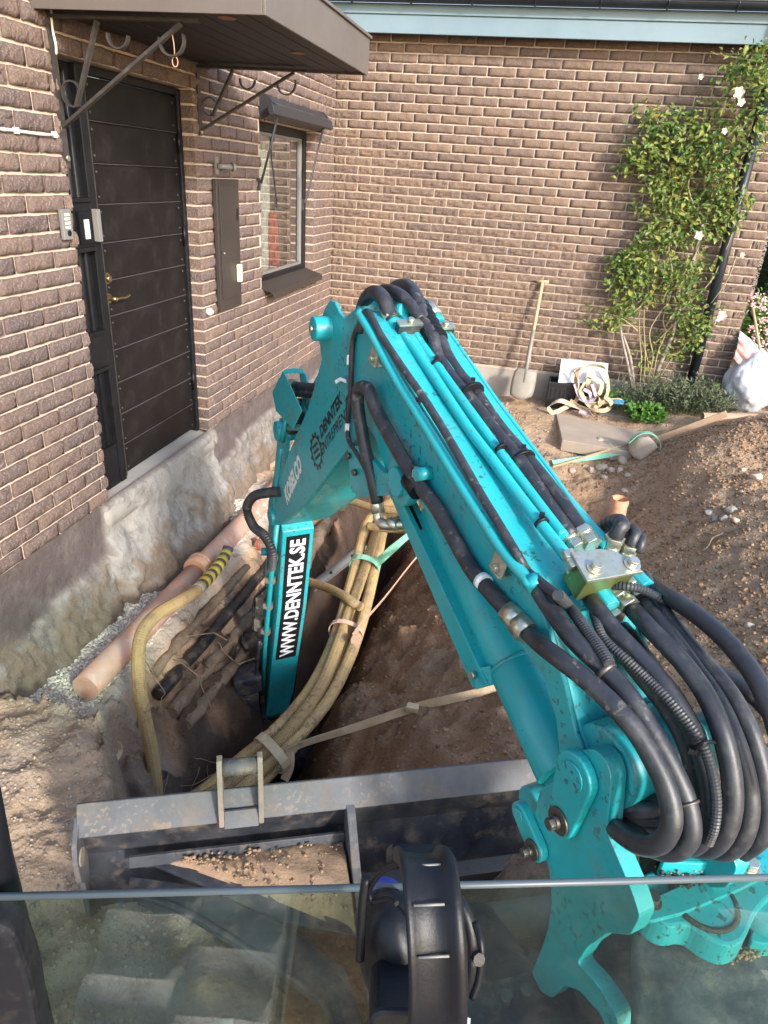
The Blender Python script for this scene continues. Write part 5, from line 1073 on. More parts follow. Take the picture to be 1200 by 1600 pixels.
# machine axis points forward along BY; left track under the operator's left
def trackobj(x0, x1, label=None):
    y1 = -.60; L_ = 2.3; r_ = .24; zb = -.52; prof_ = []
    for i in range(13): t = R(90-180*i/12); prof_.append((y1-r_+r_*math.cos(t), zb+r_+r_*math.sin(t)))
    prof_ = [(y1-L_, zb+2*r_)]+prof_+[(y1-L_, zb)]
    a = MB(); a.prism([BP(x0, y, z) for y, z in prof_], BX*(x1-x0)); tr = a.obj('track', M['track'], ex, bevel=.01)
    k = 0; y = y1-r_
    def lug(y, z, ang):
        nonlocal k
        for (xa, xb, off) in ((x0+.005, x0+(x1-x0)*.47, 0.), (x0+(x1-x0)*.53, x1-.005, .06)):
            n_ = 5; vs_ = []; 
            t_ = Vector((0, math.cos(ang), math.sin(ang))); nn = Vector((0, -math.sin(ang), math.cos(ang)))
            prof2 = [(-.045, -.005), (-.032, .035), (-.02, .044), (.02, .044), (.032, .035), (.045, -.005)]
            for i in range(n_):
                x = xa+(xb-xa)*i/(n_-1)
                for a_, b_ in prof2:
                    a2 = a_+off+.006*fbm(x*9, k, 3, 2); b2 = b_+.010*fbm(x*12, k+a_*9, 3, 2)
                    q = BP(x, y, z)+BY*(t_.y*a2+nn.y*b2)+UZ*(t_.z*a2+nn.z*b2); vs_.append(q)
            m_ = len(prof2); f_ = [(i*m_+j, (i+1)*m_+j, (i+1)*m_+j+1, i*m_+j+1) for i in range(n_-1) for j in range(m_-1)]+[tuple(range(m_)), tuple(range((n_-1)*m_, n_*m_))[::-1]]
            a = MB(); a.add(vs_, f_, 0, True); a.obj('track_lug', M['track'], tr); k += 1
    for i in range(12): lug(y1-r_-.02-i*.13, zb+2*r_, 0)
    for t in (70, 42, 14, -14): lug(y1-r_+r_*math.cos(R(t)), zb+r_+r_*math.sin(R(t)), R(t-90))
    return tr
t0 = PZ(70, 1560, -.02); x_l = (t0-B0).dot(BX); t1 = PZ(365, 1560, -.02); x_r = (t1-B0).dot(BX)
trackobj(x_l, x_r); trackobj(x_l+1.45, x_r+1.45)
# cab: lower front window, corner post, floor
gd = (PZ(1200,1378,1.08)-PZ(0,1408,1.08)); gd.z = 0; gdn = gd.normalized(); gf = Vector((-gdn.y, gdn.x, 0))
ga0 = PZ(-60, 1410, 1.08); ga1 = PZ(1500, 1370, 1.08)
low = -UZ*.62+gf*.06
a = MB(); a.prism([ga0, ga1, ga1+low, ga0+low], gf*.006); cg = a.obj('lower_cab_window', M['cabglass'], ex)
a = MB(); a.tube([ga0+UZ*.002+gf*.003, ga1+UZ*.002+gf*.003], .0034, 10); a.obj('window_edge', M['glassedge'], cg)
def GP(u, v, k=0.):  # on a plane a little outside the lower window
    d = ray(u, v); o_ = ga0+gf*(.03+k); return CAM+d*((o_-CAM).dot(gf)/d.dot(gf))
a = MB(); a.tube([GP(-48,1180), GP(-14,1340), GP(24,1480), GP(70,1660)], .017, 16); cp = a.obj('cab_corner_post', M['black'], ex)
a = MB(); a.tube([GP(-75,1180,.02), GP(-40,1340,.02), GP(-5,1480,.02), GP(40,1660,.02)], .025, 16); a.obj('post_cladding', M['black'], cp)
a = MB(); P_ = rprof([(-40,1440),(20,1462),(48,1540),(70,1680),(-60,1680)], 22, 5)
M['scuffed'] = mat('scuffed_black_rubber', (.006,.007,.01), .5, spec=.3, dirt=(.10,.08,.06), dscale=60, damt=.2)
a.prism([GP(u, v, -.05) for u, v in P_], gf*.03); a.obj('pedal_rest', M['scuffed'], cp, bevel=.012)
# machine deck and engine cover behind the operator
a = MB(); dk = CAM.copy(); 
def XP(r_, f_, z): return Vector((CAM.x, CAM.y, 0))+gdn*r_+gf*f_+UZ*z
def xbox(r0, r1, f0, f1, z0, z1, name, m, parent=None, bevel=.02):
    a = MB(); a.prism([XP(r0,f0,z0), XP(r1,f0,z0), XP(r1,f1,z0), XP(r0,f1,z0)], (0,0,z1-z0)); return a.obj(name, M[m], parent or ex, bevel=bevel)
# ------------------------------------------------------------------ ear defenders in the cab
def HD(u, v, d): return PD(u, v, d)
ear = thing('ear_defenders', PD(660, 1560, .46), 'black ear defenders with a ribbed headband hanging in front of the cab window', 'ear defenders')
hb_path = smooth([HD(640,1340,.56), HD(655,1332,.52), HD(668,1345,.485), HD(676,1400,.465), HD(682,1470,.455), HD(685,1540,.455), HD(684,1600,.46), HD(682,1680,.48)], 8)
wid = RM @ Vector((1, 0, 0))
a = MB()
def band(path, w_, th, rim):
    n = len(path); vs_ = []; prof = [(-.5, 0), (-.5, -.6), (-.42, -.75), (-.36, -.25), (0, .05), (.22, -.02), (.30, -.75), (.44, -.85), (.5, -.3), (.5, 1), (-.5, 1)]
    for i, p_ in enumerate(path):
        t = (path[min(i+1, n-1)]-path[max(i-1, 0)]).normalized(); sd = (wid-t*wid.dot(t)).normalized(); nn = t.cross(sd).normalized()
        if nn.dot(CAM-p_) > 0: nn = -nn
        for x, y in prof: vs_.append(p_+sd*x*w_+nn*y*th)
    m_ = len(prof); return vs_, [(i*m_+k, i*m_+(k+1) % m_, (i+1)*m_+(k+1) % m_, (i+1)*m_+k) for i in range(n-1) for k in range(m_)]+[tuple(range(m_)), tuple(range((n-1)*m_, n*m_))]
v_, f_ = band(hb_path, .039, .006, 0); a.add(v_, f_, 0, True); hband = a.obj('headband', M['black'], ear); 
for v in (1352, 1414, 1495):
    d_ = {1352:.481, 1414:.4585, 1495:.4515}[v]; a = MB(); x_ = 665+(v-1352)*.09; c_ = HD(x_, v, d_); q_ = HD(x_+48, v-2, d_)
    a.tube([c_-(q_-c_)*.5, c_+(q_-c_)*.5], .0009, 8); a.obj('ridge', M['greyplastic'], ear)
def cup(u, v, d, ru, rv, dep, m):
    c_ = HD(u, v, d); ex_ = RM @ Vector((1,0,0)); ey_ = RM @ Vector((0,1,0)); ez_ = RM @ Vector((0,0,1)); ex_ = (ex_*.8+ez_*.6).normalized(); ez_ = ex_.cross(ey_).normalized()
    vs_ = []; ns, nr = 28, 9
    for i in range(nr+1):
        t = i/nr*math.pi/2; rr = math.cos(t)**.5 if i < nr else 0; h = math.sin(t)*dep
        for k in range(ns): aa = 2*math.pi*k/ns; vs_.append(c_+ex_*math.cos(aa)*rr*ru+ey_*math.sin(aa)*rr*rv+ez_*h)
    a = MB(); a.add(vs_, [(i*ns+k, i*ns+(k+1) % ns, (i+1)*ns+(k+1) % ns, (i+1)*ns+k) for i in range(nr) for k in range(ns)]+[tuple(range(ns))[::-1]], 0, True)
    a.tube([c_+(ex_*math.cos(t)*ru+ey_*math.sin(t)*rv)*1.0-ez_*.004 for t in [i*2*math.pi/28 for i in range(29)]], .0065, 8); return a.obj('ear_cup', m, ear)
cup(612, 1488, .60, .030, .047, .022, M['black']); cup(604, 1450, .66, .026, .040, .012, M['blue']); cup(706, 1480, .60, .018, .040, .02, M['black'])
a = MB(); a.tube(smooth([HD(640,1352,.55), HD(615,1352,.56), HD(592,1368,.57), HD(578,1390,.58), HD(582,1408,.58), HD(605,1404,.57), HD(620,1412,.56)], 6), .0022, 8); a.obj('cable', M['black'], ear)
a = MB(); a.tube(smooth([HD(742,1440,.55), HD(752,1480,.54), HD(748,1530,.54), HD(738,1560,.54)], 6), .003, 8); a.cyl(HD(745,1495,.535), HD(749,1500,.53), .005, seg=8); a.obj('wire_arm', M['black'], ear)
a = MB(); a.tube(smooth([HD(572,1370,.58), HD(566,1420,.58), HD(563,1480,.58), HD(562,1500,.58)], 5), .004, 8); a.obj('side_arm', M['black'], ear)
a = MB(); a.prism([HD(u, v, .52) for u, v in rprof([(575,1590),(590,1578),(720,1582),(735,1600),(735,1680),(575,1680)], 10, 3)], RM @ Vector((0,0,-.06)))
cons = a.obj('lever_console', M['black'], ex, bevel=.004)
a = MB(); a.box(HD(690, 1598, .50), (.04,.01,.012)); a.obj('console_clip', M['plasticwhite'], cons)

# ------------------------------------------------------------------ pipes and hoses around the trench
def tube_obj(name, pts, r, m, label=None, cat=None, group=None, seg=16, ns=8, ribs=0, parent=None, amp=.0025):
    P_ = smooth(pts, ns); a = MB()
    if ribs: P_ = resample(P_, ribs); a.tube(P_, [r+amp*(i % 2) for i in range(len(P_))], 12, smooth=False)
    else: a.tube(P_, r, seg)
    o = a.obj(name, m, parent); return tag(o, label, cat, group)
dp = thing('drain_pipe', (.3,-4.7,-.6), 'long dusty orange drain pipe lying along the house wall at the trench edge', 'pipe')
e0 = PX(133, 1076, .30); e1 = PX(427, 768, .27)
dirp = (e1-e0).normalized(); j = PX(310, 885, .29)
a = MB(); a.tube([e0+dirp*L_ for L_ in (0, .4, .9, (j-e0).length-.02)], .066, 28); a.obj('pipe_length', M['orange'], dp)
a = MB(); a.tube([e0+dirp*((j-e0).length+L_) for L_ in (-.019, .5, 1.2, 3.0)], .068, 28); a.obj('pipe_length', M['orange'], dp)
a = MB(); a.tube([j-dirp*.05, j-dirp*.045, j+dirp*.045, j+dirp*.05], [.071,.078,.078,.071], 28); a.tube([j+dirp*.01, j+dirp*.03], .081, 28); a.obj('pipe_socket', M['orange2'], dp)
yh = thing('drain_hose', (.5,-4.5,-1), 'single yellow ribbed hose with taped end hanging into the trench', 'hose')
hpts = [PX(352,868,.42), PX(335,893,.44), PX(308,922,.46), PX(275,942,.49), PX(243,962,.51), PX(222,990,.52), PX(216,1030,.53), PX(219,1080,.55), PX(228,1130,.57), PX(238,1180,.60), PX(245,1240,.64), PX(247,1300,.68)]
tube_obj('ribbed_hose', hpts, .0305, M['yellow'], ribs=.0045, parent=yh)
tp = resample(smooth([PX(357,855,.42), PX(352,868,.42), PX(335,893,.44), PX(308,922,.46)], 8), .012)
for i in range(0, len(tp)-3, 3):
    a = MB(); a.tube(tp[i:i+3+1], .0345+.002*(i % 2), 14); a.obj('tape_band', M['tapeyellow'] if (i//3) % 2 else M['tapegrey'], yh)
a = MB(); a.tube(tp[-4:], .037, 14); a.obj('hose_cuff', mat('muddy_grey_cuff', (.4,.35,.3), .8), yh)
# bundle of conduits hung on straps
spine = [(640,780,-.50),(608,800,-.62),(592,825,-.72),(577,870,-.80),(556,930,-.86),(541,972,-.90),(522,1030,-.95),(497,1090,-1.0),(455,1148,-1.06),(402,1196,-1.12),(352,1234,-1.16),(300,1262,-1.2),(260,1280,-1.24)]
offs = [(-.085,.0,.0),(.0,.02,.04),(.08,.0,-.01),(.03,-.04,-.08)]
for k, (ox, oy, oz) in enumerate(offs):
    pts = [PZ(u, v, z) + Vector((ox, oy, oz))*(.80+.38*math.sin(i*.9+k*1.7)) for i, (u, v, z) in enumerate(spine)]
    if k == 3: pts = pts[4:11]
    tube_obj('conduit', pts, .0355 if k < 3 else .029, M['yellow2'] if k != 1 else M['yellow'], ['dusty yellow conduit on the trench side of the strapped bundle', 'yellow conduit riding on top of the strapped bundle', 'dusty yellow conduit on the slope side of the strapped bundle', 'short thin yellow conduit underneath the strapped bundle'][k], 'conduit', 'yellow conduits strapped in a bundle across the trench', ribs=.0055, amp=.0022)
tube_obj('conduit', [PZ(452,898,-1.1), PZ(480,908,-1.0), PZ(510,918,-.9), PZ(535,930,-.82), PZ(552,942,-.80), PZ(563,948,-.84)], .03, M['yellow2'], 'bent yellow pipe crossing from behind the arm onto the bundle', 'conduit', ribs=.006, amp=.001)
tube_obj('conduit', [PZ(515,776,-.62), PZ(545,782,-.6), PZ(580,792,-.55), PZ(615,797,-.5), PZ(655,800,-.45)], .028, M['yellow2'], 'thin yellow pipe bridging the far end of the trench', 'conduit')
tube_obj('conduit', [PZ(575,822,-.62), PZ(605,826,-.58), PZ(640,828,-.52)], .028, M['yellow2'], 'stubby yellow pipe crossing under the boom cylinder elbow', 'conduit')
def strap(name, pts, wd, side_, m, label, group=None, th=.003, ns=6):
    a = MB(); a.ribbon(smooth(pts, ns), side_, wd, th); o = a.obj(name, m); return tag(o, label, 'strap', group)
def wrap(mb, c_, ax_, r, wd):
    ax_ = ax_.normalized(); u_ = ax_.orthogonal().normalized(); v_ = ax_.cross(u_); mb.ribbon([c_+(u_*math.cos(t)+v_*math.sin(t))*r*(1+.06*math.sin(3*t)) for t in [i*2*math.pi/20 for i in range(21)]], ax_, wd, .004)
bdir = lambda i: PZ(*spine[i+1])-PZ(*spine[i])
a = MB(); c_ = PZ(569, 888, -.82); a.ribbon(smooth([PZ(720,770,-.35), PZ(640,835,-.52), PZ(605,865,-.66), c_+Vector((.09,0,.06))], 6), (0,0,1), .055); wrap(a, c_, bdir(3), .105, .05)
tag(a.obj('lashing_strap', M['strapgreen']), 'green lashing strap tied round the yellow conduit bundle', 'strap')
a = MB(); c_ = PZ(540, 990, -.92); a.ribbon(smooth([PZ(700,820,-.45), PZ(650,872,-.52), PZ(600,935,-.68), PZ(556,985,-.84), c_+Vector((.09,0,.05))], 6), (.4,0,1), .042); wrap(a, c_, bdir(5), .108, .032)
a.box(PZ(556, 1000, -.83), (.05,.04,.03)); tag(a.obj('lashing_strap', M['straporange']), 'pale orange lashing strap running from the bundle up the slope', 'strap')
a = MB(); c_ = PZ(425, 1178, -1.09); zr = lambda u, v: ground_hit(u, v)+Vector((0,0,.02))
a.ribbon(smooth([PZ(860,1040,-.42), PZ(760,1078,-.6), PZ(700,1093,-.70), PZ(650,1105,-.80), PZ(560,1135,-.93), PZ(480,1160,-1.0), c_+Vector((.10,0,.05))], 6), lambda t: (math.sin(t*9)*.5, .2, 1), .045); wrap(a, c_, bdir(8), .115, .05)
a.ribbon(smooth([c_+Vector((.09,.02,.06)), c_+Vector((.11,-.03,-.02)), c_+Vector((.09,-.06,-.10))], 5), (1,0,0), .045); a.box(PZ(645,1106,-.79), (.06,.04,.03)); tag(a.obj('lashing_strap', M['strapbeige']), 'dirty beige lashing strap with a knot lying across the slope', 'strap')
# old pipes along the trench side
def crusty(px, r, m, label, amp=.35, seed=0, lift=.8):
    P_ = []
    for u, v in px: g_ = ground_hit(u, v); P_.append(g_+Vector((.0, 0, r*lift)))
    P_ = resample(smooth(P_, 6), .025); n = len(P_); seg = 14
    for _ in range(60): P_ = [P_[0]]+[(P_[i-1]+P_[i]*2+P_[i+1])/4 for i in range(1, n-1)]+[P_[-1]]
    a = MB(); a.tube(P_, [r*(1+amp*fbm(i*.12, seed, 1, 3)) for i in range(n)], seg)
    a.v = [tuple(Vector(q)+Vector((fbm(q[0], q[1], 14, 3, seed), fbm(q[1], q[2], 14, 3, seed+5), fbm(q[2], q[0], 14, 3, seed+9)))*r*amp*.7) for q in a.v]
    return tag(a.obj('old_pipe', m), label, 'pipe', 'old pipes bedded in the trench side')
crusty([(248,1102),(300,1042),(355,975),(400,920),(425,888)], .036, M['oldpipe'], 'black tarred pipe in the trench side below the orange pipe', .12, 1, 1.9)
crusty([(238,1060),(270,1020),(300,985),(345,935),(385,890)], .03, M['crust'], 'soil crusted pipe just above the black tarred pipe', .5, 2, .7)
crusty([(268,1120),(300,1080),(335,1038),(370,995),(405,955)], .034, M['crust'], 'thick soil crusted pipe just below the black tarred pipe', .5, 3, .7)
crusty([(290,1140),(320,1103),(350,1065),(385,1020),(412,985)], .036, M['crust'], 'lowest soil crusted pipe beside the arm in the trench side', .5, 4, .7)
crusty([(395,850),(420,862),(445,885)], .03, M['crust'], 'muddy branch pipe crossing behind the upper arm', .5, 5)
crusty([(470,900),(490,860),(515,815),(535,790)], .05, M['crust'], 'thick muddy root or pipe right of the arm at the far trench end', .5, 6)
# thin roots
for k in range(26):
    u, v = random.choice(((300,1160),(340,1190),(260,1140),(290,1200),(350,1010),(250,1010),(230,1160))); a = MB(); p_ = ground_hit(u+random.uniform(-40,40), v+random.uniform(-30,30)); d_ = Vector((random.uniform(-.3,1), random.uniform(-1,1), random.uniform(-.6,.1))).normalized(); pts = [p_]
    for i in range(6): d_ = (d_+Vector((random.gauss(0,.35), random.gauss(0,.35), random.gauss(-.05,.3)))).normalized(); pts.append(pts[-1]+d_*random.uniform(.03,.08))
    r0 = random.uniform(.0015,.004); a.tube(smooth(pts, 3), r0, 5)
    if k == 0: roots = MB()
    roots.add(a.v, a.f, 0, True)
tag(roots.obj('tree_roots', M['root']), 'thin tangled roots sticking out of the trench side', None, None, 'stuff')
a = MB(); a.ribbon(smooth([PX(186,1158,.55), PX(188,1175,.56), PX(180,1190,.58), PX(176,1195,.58)], 5), (1,0,0), .02); tag(a.obj('plastic_scrap', M['strapbeige']), 'pale curled scrap of plastic hanging at the near trench edge', 'scrap')
a = MB(); a.tube(smooth([PX(410,838,.45), PX(404,845,.46), PX(402,855,.46), PX(407,860,.46)], 5), .006, 6); tag(a.obj('red_marker', mat('red_plastic', (.6,.03,.02), .5)), 'small red plastic scrap left of the ribbed arm hose', 'scrap')
# aluminium ladder rail
ld_ = thing('ladder_rail', (.6,-2.5,-1.5), 'grey metal rail with round holes standing slanted in the trench', 'ladder')
r0, r1 = PZ(395, 990, -1.62), PZ(572, 852, -.95)
dd = (r1-r0).normalized(); sd = dd.cross((CAM-r0).normalized()).normalized(); nn = sd.cross(dd).normalized(); a = MB()
Rm = Matrix((dd, sd, nn)).transposed(); L_ = (r1-r0).length
a.box((r0+r1)/2, (L_, .062, .012), Rm); a.box((r0+r1)/2+sd*.034+nn*.008, (L_, .006, .028), Rm); a.box((r0+r1)/2-sd*.034+nn*.008, (L_, .006, .028), Rm); a.obj('rail', M['alu'], ld_)
for k in range(5):
    p_ = r0+dd*(L_*(.12+.19*k)); a = MB(); a.cyl(p_+nn*.0062, p_+nn*.008, .013, seg=16); a.obj('hole_shade_disc', M['frame'], ld_)  # black discs paint the shade of the holes; the rail is not pierced
a = MB(); P_ = [PZ(330,1240,-1.5), PZ(372,1168,-1.62), PZ(392,1172,-1.62), PZ(362,1245,-1.5)]; a.prism(P_, (0,0,-.02)); tag(a.obj('metal_sheet', M['bluepaint']), 'grey metal sheet lying at the near trench bottom', 'sheet')
# ------------------------------------------------------------------ garage side: stub pipe, stones, straps, shovel, crate
sb = ground_hit(958, 836); tz = PD(955, 772, (RM.transposed() @ (sb-CAM)).z*-1.0*.985)
a = MB(); ztop = max(tz.z, sb.z+.2); a.tube([(sb.x, sb.y, sb.z-.15), (sb.x-.0, sb.y, sb.z+.02), (sb.x-.01, sb.y-.01, ztop)], .057, 24, caps=False); a.tube([(sb.x-.01, sb.y-.01, ztop), (sb.x-.0, sb.y, sb.z-.1)], .052, 24, caps=False)
a.tube([(sb.x-.01, sb.y-.01, ztop-.05), (sb.x-.01, sb.y-.01, ztop+.002)], .0605, 24, caps=False)
tag(a.obj('pipe_stub', M['orange2']), 'upright orange pipe stub standing in the hollow behind the boom', 'pipe')
p_ = ground_hit(1085, 668); 
hp_ = thing('loose_pipe', p_, 'open orange pipe end poking out beside the heap near the kerb', 'pipe')
q0 = ground_hit(1095, 662)+Vector((0,0,.05)); a = MB(); a.tube([q0, q0+Vector((.45,.06,.03))], .05, 24, caps=False); a.tube([q0+Vector((.45,.06,.03)), q0], .045, 24, caps=False); a.obj('pipe_length', M['orange2'], hp_)
a = MB(); a.cyl(q0+Vector((.05,.007,0)), q0+Vector((.055,.007,0)), .045, seg=24); a.obj('bore_shade_disc', M['frame'], hp_)  # black disc paints the shade inside the open pipe
# timber lath and thin stick
def gp(u, v, h=0): return ground_hit(u, v)+Vector((0,0,h))
a = MB(); t0, t1 = gp(1015, 700, .06), gp(1130, 665, .10); a.ribbon([t0, t1], (0,0,1), .05, .02); tag(a.obj('timber_lath', M['timber']), 'pale timber lath lying from the green strapped boulder towards the heap', 'timber')
a = MB(); a.ribbon([gp(862, 738, .05), gp(990, 702, .07)], (0,0,1), .014, .012); tag(a.obj('thin_stick', M['ash']), 'thin wooden stick lying over the small stones by the boom', 'stick')
def stone(c_, r_, m, label, name='stone', group='small field stones by the boom', flat=.75, cat='stone', seed=0, parent=None):
    bm = bmesh.new(); bmesh.ops.create_icosphere(bm, subdivisions=3, radius=1); rg = random.Random(seed+int(c_[0]*1000))
    sx, sy = rg.uniform(.85, 1.25), rg.uniform(.8, 1.1)
    pl_ = [(Vector((rg.gauss(0,1), rg.gauss(0,1), rg.gauss(0,.8))).normalized(), rg.uniform(.52,.82)) for _ in range(9)]
    for v in bm.verts:
        q = v.co.copy()
        for n_, d_ in pl_:
            k = q.dot(n_)
            if k > d_: q -= n_*(k-d_)*.85
        q *= 1+.05*noise.noise(q*2.2+Vector((seed, 0, 0))); v.co = Vector((q.x*sx*r_, q.y*sy*r_, q.z*flat*r_))
    me = bpy.data.meshes.new(name); bm.to_mesh(me); bm.free(); me.polygons.foreach_set('use_smooth', [True]*len(me.polygons)); me.materials.append(m)
    o = link(bpy.data.objects.new(name, me)); o.location = c_; o.rotation_euler = (rg.uniform(-.3,.3), rg.uniform(-.3,.3), rg.uniform(0,6))
    return tag(o, label, cat, group)
bl = gp(1003, 712); boulder = stone((bl.x, bl.y, bl.z+.07), .115, M['stone'], 'large pale boulder with a green strap laid over its top', 'boulder', None, .95, 'boulder', 3)
a = MB(); a.ribbon(smooth([(bl.x+.12, bl.y-.06, bl.z+.02), (bl.x+.11, bl.y-.02, bl.z+.14), (bl.x+.03, bl.y, bl.z+.20), (bl.x-.06, bl.y+.0, bl.z+.185), (bl.x-.13, bl.y-.01, bl.z+.10)], 6), (0,1,0), .05, .005); tag(a.obj('lashing_strap', M['strapgreen']), 'short green strap looped over the pale boulder', 'strap')
a = MB(); a.ribbon(smooth([gp(862, 732, .05), gp(900, 728, .06), gp(940, 723, .06), gp(978, 716, .06)], 6), (.2,.8,.6), .045, .005); tag(a.obj('lashing_strap', M['strapgreen']), 'green strap stretched flat over the small stones', 'strap')
SPX = [(932,700,.085,'squarish pale stone standing behind the green strap'),(950,716,.07,'flat brown stone touching the left of the boulder'),(972,724,.06,'flat reddish stone in front of the boulder'),(938,735,.055,'rounded tan stone below the middle of the green strap'),(955,738,.04,'dark small stone left of the flat reddish stone'),(922,738,.04,'small egg shaped stone below the green strap'),(968,738,.035,'tiny pale stone in front of the flat reddish stone'),(902,695,.045,'lone pale stone on the edge of the paving slab'),(895,738,.035,'smallest grey stone nearest to the boom'),(985,700,.05,'brown stone tucked behind the boulder'),(944,748,.03,'pebble in front of the rounded tan stone'),(980,745,.028,'thin pebble on the rim of the hollow')]
for k, (u, v, r_, lb) in enumerate(SPX):
    g_ = gp(u, v); stone((g_.x, g_.y, g_.z+r_*.45), r_, M['stone'], lb, seed=10+k)
HP = [(1142,800,.034,'whitish round stone high on the brown heap'),(1180,748,.034,'pale stone on the heap nearest the right edge'),(1176,748,.02,None),(1115,815,.03,'brown stone left of the whitish one on the heap'),(1130,812,.028,'brown stone touching the whitish one on the heap'),(1125,805,.03,None),(1158,770,.018,'small white pebble between the larger heap stones'),(975,770,.03,'round stone on the slope behind the pipe stub'),(1105,803,.026,'dark stone furthest left in the cluster on the heap'),(1150,815,.022,'small stone right of the cluster on the heap'),(1170,980,.02,'tan stone low on the heap near the right hoses'),(1160,735,.02,'grey pebble near the crest of the heap')]
for k, (u, v, r_, lb) in enumerate(HP):
    if lb is None: continue
    g_ = gp(u, v); stone((g_.x, g_.y, g_.z+r_*.4), r_*1.25, M['stone'] if 'brown' not in lb and 'dark' not in lb else M['greystone'], lb, group='stones lying on the soil heap', seed=40+k)
a = MB(); g0 = [gp(u, v, .02) for u, v in ((1128,838),(1112,845),(1105,858),(1095,866))]; a.tube(smooth(g0, 5), [.007-.004*i/15 for i in range(16)], 7); a.tube(smooth([gp(1118,842,.02), gp(1100,838,.03), gp(1085,842,.02)], 5), .003, 6)
tag(a.obj('forked_root', M['root']), 'pale forked root lying on the slope of the heap', 'root')
# paving slab, kerb stones
a = MB(); P_ = [(gp(u, v)) for u, v in ((868,648),(1070,668),(1000,712),(875,705))]; zz = sum(q.z for q in P_)/4+.012
a.prism([(q.x, q.y, zz-(0.0 if i < 2 else .01)) for i, q in enumerate(P_)], (0,0,-.1)); tag(a.obj('paving_slab', M['slab'], None, .006), 'large sandy concrete slab on the ground before the garage wall', 'slab')
kb0, kb1 = PZ(935, 648, -.27), PZ(1102, 668, -.22); nk = 6
for k in range(nk):
    p_ = kb0.lerp(kb1, (k+.5)/nk); ln = (kb1-kb0).length/nk-.008; ang = math.atan2((kb1-kb0).y, (kb1-kb0).x)
    a = MB(); a.box((0,0,0), (ln, .085, .1)); o = a.obj('kerb_stone', M['greystone'], None, .01); o.location = (p_.x, p_.y+.03, p_.z-.03+random.uniform(-.005,.005)); o.rotation_euler = (0, 0, ang+random.uniform(-.03,.03))
    tag(o, ['grey kerb stone of the flower bed, leftmost beside the straps', 'grey kerb stone second from the straps, behind the green herb', 'grey kerb stone right of the green herb', 'grey kerb stone below the middle of the grey shrub', 'grey kerb stone next to last before the orange pipe', 'grey kerb stone touching the orange pipe end'][k], 'kerb stone', 'kerb stones edging the flower bed')
# shovel
sh = thing('shovel', (2.06, -.3, -.2), 'long handled shovel with sandy steel blade leaning on the garage wall', 'shovel')
s_top = PY(848, 440, -.04); s_sock = PY(822, 578, -.24); s_tip = PY(815, 627, -.30)
a = MB(); a.tube([s_top, s_sock+(s_top-s_sock)*.08], .016, 12); a.cyl(s_top-Vector((.055,0,0)), s_top+Vector((.055,0,0)), .015, seg=12); a.obj('handle', M['ash'], sh)
a = MB(); ssd = (s_top-s_sock).normalized(); a.tube([s_sock+ssd*.38, s_sock+ssd*.1, s_sock-ssd*.12], [.019,.021,.014], 12); a.obj('socket', M['shovelmetal'], sh)
vs_ = []; xsd = Vector((1,0,0)); bld = Vector((-.05,-.25,-1)).normalized(); nsd = xsd.cross(bld).normalized()
for i in range(9):
    t = i/8; w_ = .115*(1-.12*(t-.5)**2*4)*(1 if t < .75 else (1-(t-.75)**2*2.6)); w_ = w_*(.86 if i == 0 else 1)
    for j in range(9): q = (j-4)/4; vs_.append(s_sock+bld*(t*.30-.01)+xsd*q*w_+nsd*(.02*(q*q)-.008)+bld*(-.035*q*q*(t > .9)))
a = MB(); a.add(vs_, [(i*9+j, i*9+j+1, (i+1)*9+j+1, (i+1)*9+j) for i in range(8) for j in range(8)], 0, True); o = a.obj('blade', M['shovelmetal'], sh); m_ = o.modifiers.new('s', 'SOLIDIFY'); m_.thickness = .004
# crate with white board
cb = PY(905, 632, -.32); cr = thing('plastic_crate', (cb.x, -.25, -.33), 'black plastic crate under the tangled straps by the garage wall', 'crate')
cx0, cx1, cy0, cy1, cz0, cz1 = 2.30, 2.72, -.30, -.06, -.34, -.02
for (q0, q1, nm) in (((cx0,cy0,cz0),(cx1,cy0+.015,cz1),'front_side'), ((cx0,cy1-.015,cz0),(cx1,cy1,cz1),'back_side'), ((cx0,cy0+.016,cz0),(cx0+.015,cy1-.016,cz1),'end_side'), ((cx1-.015,cy0+.016,cz0),(cx1,cy1-.016,cz1),'end_side')):
    a = MB(); a.bb(q0, q1); ho = a.obj(nm, M['crate'], cr, bevel=.004)
a = MB()
for k in range(9): a.bb((cx0+.03+k*.042, cy0-.006, cz0+.03), (cx0+.045+k*.042, cy0-.0005, cz1-.06))
for zz in (cz1-.03, cz0+.015, cz0+.15): a.bb((cx0-.004, cy0-.010, zz), (cx1+.004, cy0-.0065, zz+.025))
a.obj('crate_ribs', M['crate'], cr, bevel=.002)
a = MB(); B_ = [PY(877,563,-.16), PY(950,570,-.16), PY(948,600,-.27), PY(872,598,-.27)]; a.prism(B_, (0,.012,.012)); tag(a.obj('white_board', M['paper'], None, .003), 'white board lying on the black crate behind the straps', 'board')
